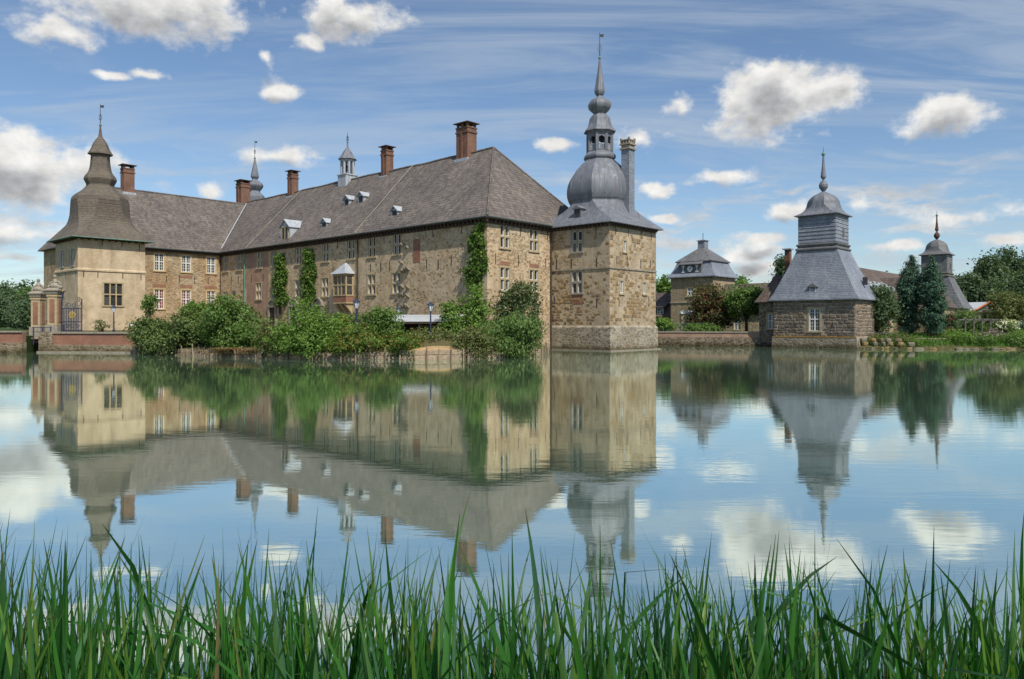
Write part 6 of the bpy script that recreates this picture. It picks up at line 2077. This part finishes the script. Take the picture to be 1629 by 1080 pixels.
conifer('taller of two blue-green conifers, the left one with slender tip', 1447, 408, 531, 89.5, 48, 61, 24000, .3)
conifer('broader of two blue-green conifers, the right one with wide rounded crown', 1484, 412, 534, 87.2, 44, 62, 24000, -.1)
GAR = [
    ('bright leafy shrub at the water in the middle of the right shore', 1502, 1548, 528, 556, 83, 7, 3600, .2, 'leaf_bright', None),
    ('loose yellow-green weeds at the water below the conifers', 1395, 1455, 530, 556, 83.5, 7, 3000, .19, 'leaf_olive', None),
    ('low ground shrub on the shore between the weeds and the bright leafy shrub', 1450, 1505, 540, 557, 83, 6, 1800, .18, 'leaf_mid', None),
    ('mauve flowering perennials along the right shore, left patch', 1545, 1592, 527, 552, 84, 7, 2400, .2, 'leaf_olive', 'mauve'),
    ('mauve flowering perennials at the right edge of the picture', 1588, 1635, 529, 553, 85, 7, 2400, .2, 'leaf_olive', 'mauve'),
    ('fresh green bush at the far right edge of the shore', 1600, 1660, 520, 556, 82.5, 8, 4200, .2, 'leaf_bright', None),
    ('white hydrangea bush in the garden at the right', 1582, 1614, 511, 531, 92, 6, 900, .22, 'leaf_mid', 'white'),
    ('dark round shrub right of the white hydrangea', 1603, 1629, 512, 532, 93, 5, 1700, .25, 'leaf_cypress', None),
    ('large airy olive green garden shrub at the right edge above the hydrangea', 1562, 1650, 463, 526, 98, 11, 6500, .3, 'leaf_olive', None),
    ('yellow-green shrub beneath the far farm shed', 1510, 1580, 494, 528, 104, 8, 3800, .3, 'leaf_willow', None),
    ('dark shrub right beside the broader conifer with red flowers', 1494, 1520, 495, 532, 93, 6, 2400, .25, 'leaf_far', 'red'),
    ('green shrubs trained under the weathered pergola', 1545, 1590, 515, 536, 94, 6, 2200, .24, 'leaf_mid', None),
    ('leafy green shrub at the water left of the iris clump', 1538, 1582, 533, 557, 82.2, 6, 2600, .19, 'leaf_mid', None),
    ('sprawling light green weeds at the waterline left of the low ground shrub', 1430, 1470, 541, 558, 82.4, 6, 1700, .18, 'leaf_bright', None),
    ('pale bushy shrub on the bank beneath the mauve flowers', 1592, 1640, 536, 558, 82.0, 6, 2600, .19, 'leaf_willow', None),
    ('small olive shrub on the rubble bank by the near pavilion', 1380, 1402, 534, 553, 84.2, 4, 800, .18, 'leaf_olive', None),
    ('low flower bed with green leaves in front of the pergola', 1480, 1530, 525, 541, 88, 6, 2000, .2, 'leaf_bright', 'red'),
]
for i, (lab, u0, u1, v0, v1, Y, k, n, lf, mt, ex) in enumerate(GAR):
    bl, base = bush(u0, u1, v0, v1, Y, k, 400 + i)
    ext = None
    if ex:
        fm = {'mauve': 'flower_mauve', 'white': 'flower_white', 'red': 'flower_red'}[ex]
        zt = pz(v0 + (v1 - v0) * .3, Y)
        cnt = {'mauve': 420, 'white': 420, 'red': 30}[ex]
        ext = [('blossom', fm, cnt, .17 if ex != 'white' else .2, [(px(u0 + (u1 - u0) * t, Y), Y - .7, zt + .1, (u1 - u0) * Y / 1180 * .2, .6, .55) for t in (.25, .5, .75)])]
    shrub('shrub', lab, 'shrub', (base[0], Y, max(.4, min(1.6, base[2]))), bl, n, lf, mt, extra=ext, seed=500 + i, zmin=.1)
tuft('grass_tuft', 'bright green iris clump at the water near the right edge', px(1585, 82.0), 82.0, .05, 2.8, 1.8, 420, 'waterside_grass', 46, .4, blade=.035)
tuft('grass_tuft', 'small iris clump at the water below the far pavilion', px(1475, 82.3), 82.3, .05, 1.2, 1.3, 130, 'waterside_grass', 47, .4, blade=.03)
# shore stones
rr_ = random.Random(77)
SST = []
for i in range(7):
    r = random.Random(700 + i)
    q = MB()
    rings_ = []
    for (z_, s_) in ((-.5, .8), (-.15, 1.0), (.25, .95), (.5, .6)):
        rings_.append([(math.cos(a) * .5 * s_ * r.uniform(.85, 1.1), math.sin(a) * .5 * s_ * r.uniform(.85, 1.1), z_) for a in [2 * math.pi * k_ / 8 for k_ in range(8)]])
    q.rings(rings_)
    SST.append(q.mesh('stone', 'block_grey', uv=False))
sw = Thing('shore_stones', 'row of rough shore stones edging the garden right of the near pavilion', 'stone edging', off=(44, 81, 0))
x_ = 38.9
while x_ < 62:
    w_ = rr_.uniform(.5, 1.1)
    t_ = (x_ - 38.6) / 4
    y_ = (83.3 - 2.2 * min(1, t_)) - .15
    if x_ < 43.5 or rr_.random() < .5:
        child('stone', rr_.choice(SST), sw, (x_ + w_ / 2, y_ + rr_.uniform(-.12, .25), rr_.uniform(-.05, .08)), rr_.uniform(-.5, .5), (w_ * rr_.uniform(.8, 1.5), .7, rr_.uniform(.25, .5)))
    if x_ < 43.5:
        child('stone', rr_.choice(SST), sw, (x_ + w_ / 2 + .2, y_ + .12, .55), rr_.uniform(0, .4), (w_ * .9, .6, .5))
        if x_ < 42: child('stone', rr_.choice(SST), sw, (x_ + w_ / 2, y_ + .25, .98), rr_.uniform(0, .4), (w_ * .9, .6, .45))
    x_ += w_ * .98
bmp_ = MB()
prof_ = [(0.0, -.4), (.1, .22), (1.2, .5), (3.2, .78), (3.8, .95), (5.6, 1.02), (8.6, 1.625)]
xs_ = [38.4, 40.5, 43.0, 46, 50, 56, 64, 74, 90, 130, 300]
vs_ = []
for (dy_, z_) in prof_:
    for x_ in xs_:
        y0_ = 83.2 - 2.2 * min(1, (x_ - 38.4) / 4.4) - .2
        vs_.append((x_, y0_ + dy_, z_ + (.06 * math.sin(x_ * 1.7 + dy_) if .3 < z_ < 1.5 else 0)))
k = len(xs_)
bmp_.add(vs_, [(j * k + i, j * k + i + 1, (j + 1) * k + i + 1, (j + 1) * k + i) for j in range(len(prof_) - 1) for i in range(k - 1)])
struct(bmp_.build('garden_bank', 'earth', uv=False))
gp_ = MB(); gp_.add([(43, 84.9, 1.07), (43, 86.4, 1.11), (70, 86.4, 1.13), (70, 84.9, 1.09)], [(0, 3, 2, 1)])
struct(gp_.build('garden_path', 'gravel', uv=False))
# rough grass and weeds over the garden bank
gr_rng = np.random.default_rng(91)
n_ = 9000
gx = gr_rng.uniform(39.5, 75, n_); gd = gr_rng.uniform(.15, 8.4, n_)
keep_ = ~((gd > 3.6) & (gd < 5.6) & (gx > 43))
gx, gd = gx[keep_], gd[keep_]
gy0 = 83.0 - 2.2 * np.minimum(1, (gx - 38.4) / 4.4)
gz = np.interp(gd, [p[0] for p in prof_], [p[1] for p in prof_])
gpts = np.column_stack([gx, gy0 + gd, gz + gr_rng.uniform(.05, .3, len(gx))]).astype(np.float32)
gn = gr_rng.normal(size=gpts.shape); gn[:, 2] *= .3
o = link(bpy.data.objects.new('bank_grass', quads_mesh('bank_grass', gpts, gn, .42, .16, 'waterside_grass', gr_rng, np.tile(np.array([0, 0, 1.0]), (len(gpts), 1)) + gr_rng.normal(size=gpts.shape) * .35)))
tag(o, 'rough grass and weeds covering the garden bank on the right shore', 'grass', kind='stuff')
# thin rail by the path
rl = Thing('garden_rail', 'low wooden handrail along the path right of the near pavilion', 'railing', off=(42, 83.6, 1.6))
for i in range(5): MB().tube([(39.6 + i * 1.2, 85.7, .8), (39.6 + i * 1.2, 85.7, 1.75)], .05, 5).build('post', 'weathered_board', rl, uv=False)
MB().tube([(39.4, 85.7, 1.7), (44.6, 85.7, 1.7)], .05, 5).build('rail', 'weathered_board', rl, uv=False)
# pergola
pg = Thing('pergola', 'weathered rustic wood pergola among the garden shrubs at the right', 'pergola', off=(56, 93, 1.6))
for i in range(6):
    x_ = px(1518, 93) + i * 1.05
    for y_ in (92.5, 94.3):
        MB().tube([(x_, y_, 1.4), (x_ + .04, y_, 2.4), (x_, y_, 3.3)], .09, 6).build('post', 'weathered_board', pg, uv=False)
    MB().tube([(x_, 92.1, 3.35), (x_, 94.7, 3.38)], .06, 5).build('crossbeam', 'weathered_board', pg, uv=False)
    if i < 5:
        MB().tube([(x_, 92.5, 2.7), (x_ + .5, 92.5, 3.25)], .05, 5).build('brace', 'weathered_board', pg, uv=False)
for y_ in (92.5, 94.3): MB().tube([(px(1518, 93) - .4, y_, 3.28), (px(1518, 93) + 5.7, y_, 3.25)], .08, 6).build('beam', 'weathered_board', pg, uv=False)
# farm shed far right
fs_th = Thing('farm_shed', 'grey boarded farm shed with red-edged gable beyond the garden', 'shed', off=(px(1560, 150), 150, 1.6))
X_, Y_ = px(1562, 150), 150
zg, zp = pz(499, Y_), pz(481, Y_)
q = MB(); q.add([(X_ - 2.6, Y_, .5), (X_ + 2.6, Y_, .5), (X_ + 2.6, Y_, zg + .3), (X_ + 1.4, Y_, zp), (X_ - 2.6, Y_, zg), (X_ - 8, Y_ + 10, .5), (X_ - 8, Y_ + 10, zg)], [(0, 1, 2, 3, 4), (5, 0, 4, 6)]); q.build('wall', 'weathered_board', fs_th)
q = MB(); q.add([(X_ - 3.1, Y_ - .3, zg - .2), (X_ + 1.4, Y_ - .3, zp + .1), (X_ - 4.0, Y_ + 10, zp + .1), (X_ - 8.5, Y_ + 10, zg - .2)], [(0, 1, 2, 3)]); q.build('roof', 'corrugated', fs_th)
for (a, b) in (((X_ - 3.2, zg - .25), (X_ + 1.4, zp + .1)), ((X_ + 1.4, zp + .1), (X_ + 3.1, zg + .6))):
    MB().tube([(a[0], Y_ - .35, a[1]), (b[0], Y_ - .35, b[1])], .2, 5).build('verge_tiles', 'orange_tile', fs_th, uv=False)

# background trees
BT = [
    ('tall dark oak of the wood right of the far pavilion, with open upper crown', 1555, 1608, 392, 500, 175, 14, 9500, .62),
    ('dark tree of the wood just right of the far pavilion', 1512, 1560, 420, 505, 170, 11, 7500, .6),
    ('tallest background tree of the wood at the right edge', 1590, 1650, 390, 505, 178, 14, 9500, .62),
    ('dark rounded tree filling the wood behind the farm shed', 1535, 1600, 440, 508, 168, 10, 7500, .6),
    ('low dark tree at the right end of the wood', 1610, 1690, 430, 508, 165, 10, 7000, .6),
]
for i, (lab, u0, u1, v0, v1, Y, k, n, lf) in enumerate(BT):
    tree(lab, px((u0 + u1) / 2, Y), Y, 1.7, crown(u0, u1, v0, v1, Y, k, 600 + i), n, lf, 'leaf_far', .5, 620 + i, .75, group='trees of the wood beyond the garden')
LT = [
    ('broad dark park tree at the left edge behind the quay wall', 8, 76, 462, 527, 150, 12, 9000, .5),
    ('round park tree at the far left edge of the picture', -40, 24, 458, 524, 158, 11, 7500, .5),
    ('high park tree behind the gate pillars at the left', 30, 78, 446, 520, 190, 10, 6500, .6),
    ('second high park tree rising at the far left', -12, 42, 442, 520, 200, 10, 6500, .6),
]
for i, (lab, u0, u1, v0, v1, Y, k, n, lf) in enumerate(LT):
    tree(lab, px((u0 + u1) / 2, Y), Y, 1.7, crown(u0, u1, v0, v1, Y, k, 640 + i), n, lf, 'leaf_far' if i != 2 else 'leaf_mid', .45, 660 + i, .65, group='park trees beyond the left quay')


def wood(name, label, x0, x1, y0, y1, n, h0, h1, seed):
    r = random.Random(seed)
    rng = np.random.default_rng(seed)
    bl_ = []
    for i in range(n):
        x_, y_ = r.uniform(x0, x1), r.uniform(y0, y1)
        hh = r.uniform(h0, h1)
        bl_.append((x_, y_, hh * .55, hh * .4, hh * .4, hh * .48))
    pts, nr = leaf_points(bl_, n * 420, rng, 1.1, 16, .1, 1.0, .35)
    o = link(bpy.data.objects.new(name, quads_mesh(name, pts.astype(np.float32), nr, 1.3, .7, 'leaf_far', rng)))
    tag(o, label, 'wood', kind='stuff')


wood('woodland', 'dark wood closing the view at the right behind the garden', 90, 330, 200, 260, 60, 13, 19, 5)
wood('woodland', 'dark belt of park wood closing the view at the left', -330, -120, 230, 300, 60, 11, 16, 6)
wood('woodland', 'low far belt of trees behind the bailey roofs', -60, 95, 240, 300, 40, 8, 11, 7)


# ------------------------------------------------------------------ reeds in the foreground
def blade_geo(r, L, w, bend, twist, kink=None, segs=9, curl=0.0):
    """one reed leaf, rooted at the origin, bending towards +x; folded along its midrib"""
    vs, uvs, fs = [], [], []
    x = z = 0.0
    ang = .02
    for i in range(segs + 1):
        t = i / segs
        wd = w * (.75 + .5 * min(1, t * 3)) * (1 - max(0, (t - .35) / .65) ** 1.7) * .5 + .0006
        tw = twist * t
        cx_, cy_ = math.cos(tw), math.sin(tw)
        ca, sa = math.cos(ang), math.sin(ang)
        fold = wd * .28
        for k, s_ in enumerate((-1, 0, 1)):
            dy_ = s_ * wd * cx_
            dn = s_ * wd * cy_ + (fold if s_ else 0)
            vs.append((x + dn * ca, dy_, z - dn * sa))
            uvs.append((k / 2, t))
        st = L / segs
        x += st * math.sin(ang); z += st * math.cos(ang)
        ang += bend / segs * (.4 + 1.2 * t)
        if kink and abs(t - kink[0]) < .5 / segs: ang += kink[1]
    for i in range(segs):
        for k in range(2):
            a = i * 3 + k
            fs.append((a, a + 1, a + 4, a + 3))
    return vs, uvs, fs


def reed_mesh(name, parts):
    vs, uvs, fs = [], [], []
    for (v_, u_, f_) in parts:
        o = len(vs); vs += v_; uvs += u_; fs += [tuple(i + o for i in q) for q in f_]
    me = bpy.data.meshes.new(name)
    me.from_pydata(vs, [], fs)
    uvl = me.uv_layers.new(name='UVMap')
    idx = np.zeros(len(me.loops), dtype=np.int32)
    me.loops.foreach_get('vertex_index', idx)
    uvl.data.foreach_set('uv', np.array(uvs, dtype=np.float32)[idx].ravel())
    me.polygons.foreach_set('use_smooth', np.ones(len(me.polygons), dtype=bool))
    me.materials.append(MATS['reed'])
    me.update()
    return me


def bank_z(y):
    return float(np.interp(y, [2.4, 3.6, 4.8, 6.5], [.75, .3, -.05, -.6]))


rr = random.Random(99)


def rand_blade(r, mass=False):
    L = 1.3
    w = r.uniform(.014, .038) if not mass else r.uniform(.01, .03)
    bend = r.uniform(.0, .4) if r.random() < .9 else r.uniform(.6, 1.5)
    kink = (r.uniform(.45, .8), r.uniform(1.0, 2.3)) if r.random() < .03 else None
    return L, w, bend, r.uniform(-1.3, 1.3), kink


def tip_height(r, x, y, low):
    """reed tops: a little higher towards the left, uneven, now and then a tall leaf"""
    t = x / y
    v = 915 + (-50 if t < -.5 else 0) + 14 * math.sin(t * 11 + 1) + r.gauss(0, 36)
    if r.random() < .12: v -= r.uniform(20, 75)
    if low: v += abs(r.gauss(0, 75)) + 12
    return 2.8 - (max(v, 815) - 515) * y / 1180.0


SHAPES = []
for i in range(48):
    L, w, bend, tw, kink = rand_blade(rr)
    me = reed_mesh('blade', [blade_geo(rr, L, w, bend, tw, kink)])
    SHAPES.append((me, max(v_.co.z for v_ in me.vertices)))
reeds = Thing('reed_bed', 'dense green reed leaves across the whole foreground at the near bank', 'reeds', off=(0, 4.0, 0.0))
for i in range(300):
    y_ = rr.uniform(2.9, 4.7)
    x_ = rr.uniform(-.76, .76) * y_
    me, mz = rr.choice(SHAPES)
    zb = bank_z(y_) - .05
    k_ = min(1.35, (tip_height(rr, x_, y_, False) - zb) / mz)
    o = child('blade', me, reeds, (x_, y_, zb), rr.uniform(0, 6.283))
    o.scale = (k_, rr.uniform(.85, 1.2), k_)
    o.rotation_euler[0] = rr.gauss(0, .13)
    o.rotation_euler[1] = rr.gauss(0, .13)
vs, uvs, fs = [], [], []
for i in range(2700):
    y_ = rr.uniform(2.8, 5.5)
    x_ = rr.uniform(-1.1, 1.1) * y_
    L, w, bend, tw, kink = rand_blade(rr, True)
    v_, u_, f_ = blade_geo(rr, L, w, bend, tw, kink, 6)
    zb = bank_z(y_) - .05
    k_ = min(1.3, max(.35, (tip_height(rr, x_, y_, True) - zb) / max(p[2] for p in v_)))
    v_ = [(p[0] * k_, p[1], p[2] * k_) for p in v_]
    a = rr.uniform(0, 6.283)
    M_ = Matrix.Translation((x_, y_ - 4.0, zb)) @ Matrix.Rotation(rr.gauss(0, .16), 4, 'X') @ Matrix.Rotation(rr.gauss(0, .16), 4, 'Y') @ Matrix.Rotation(a, 4, 'Z')
    o = len(vs)
    vs += [tuple(M_ @ Vector(p)) for p in v_]; uvs += u_; fs += [tuple(k2_ + o for k2_ in q) for q in f_]
o = child('blade_mass', reed_mesh('blade_mass', [(vs, uvs, fs)]), reeds.o)
o['kind'] = 'stuff'
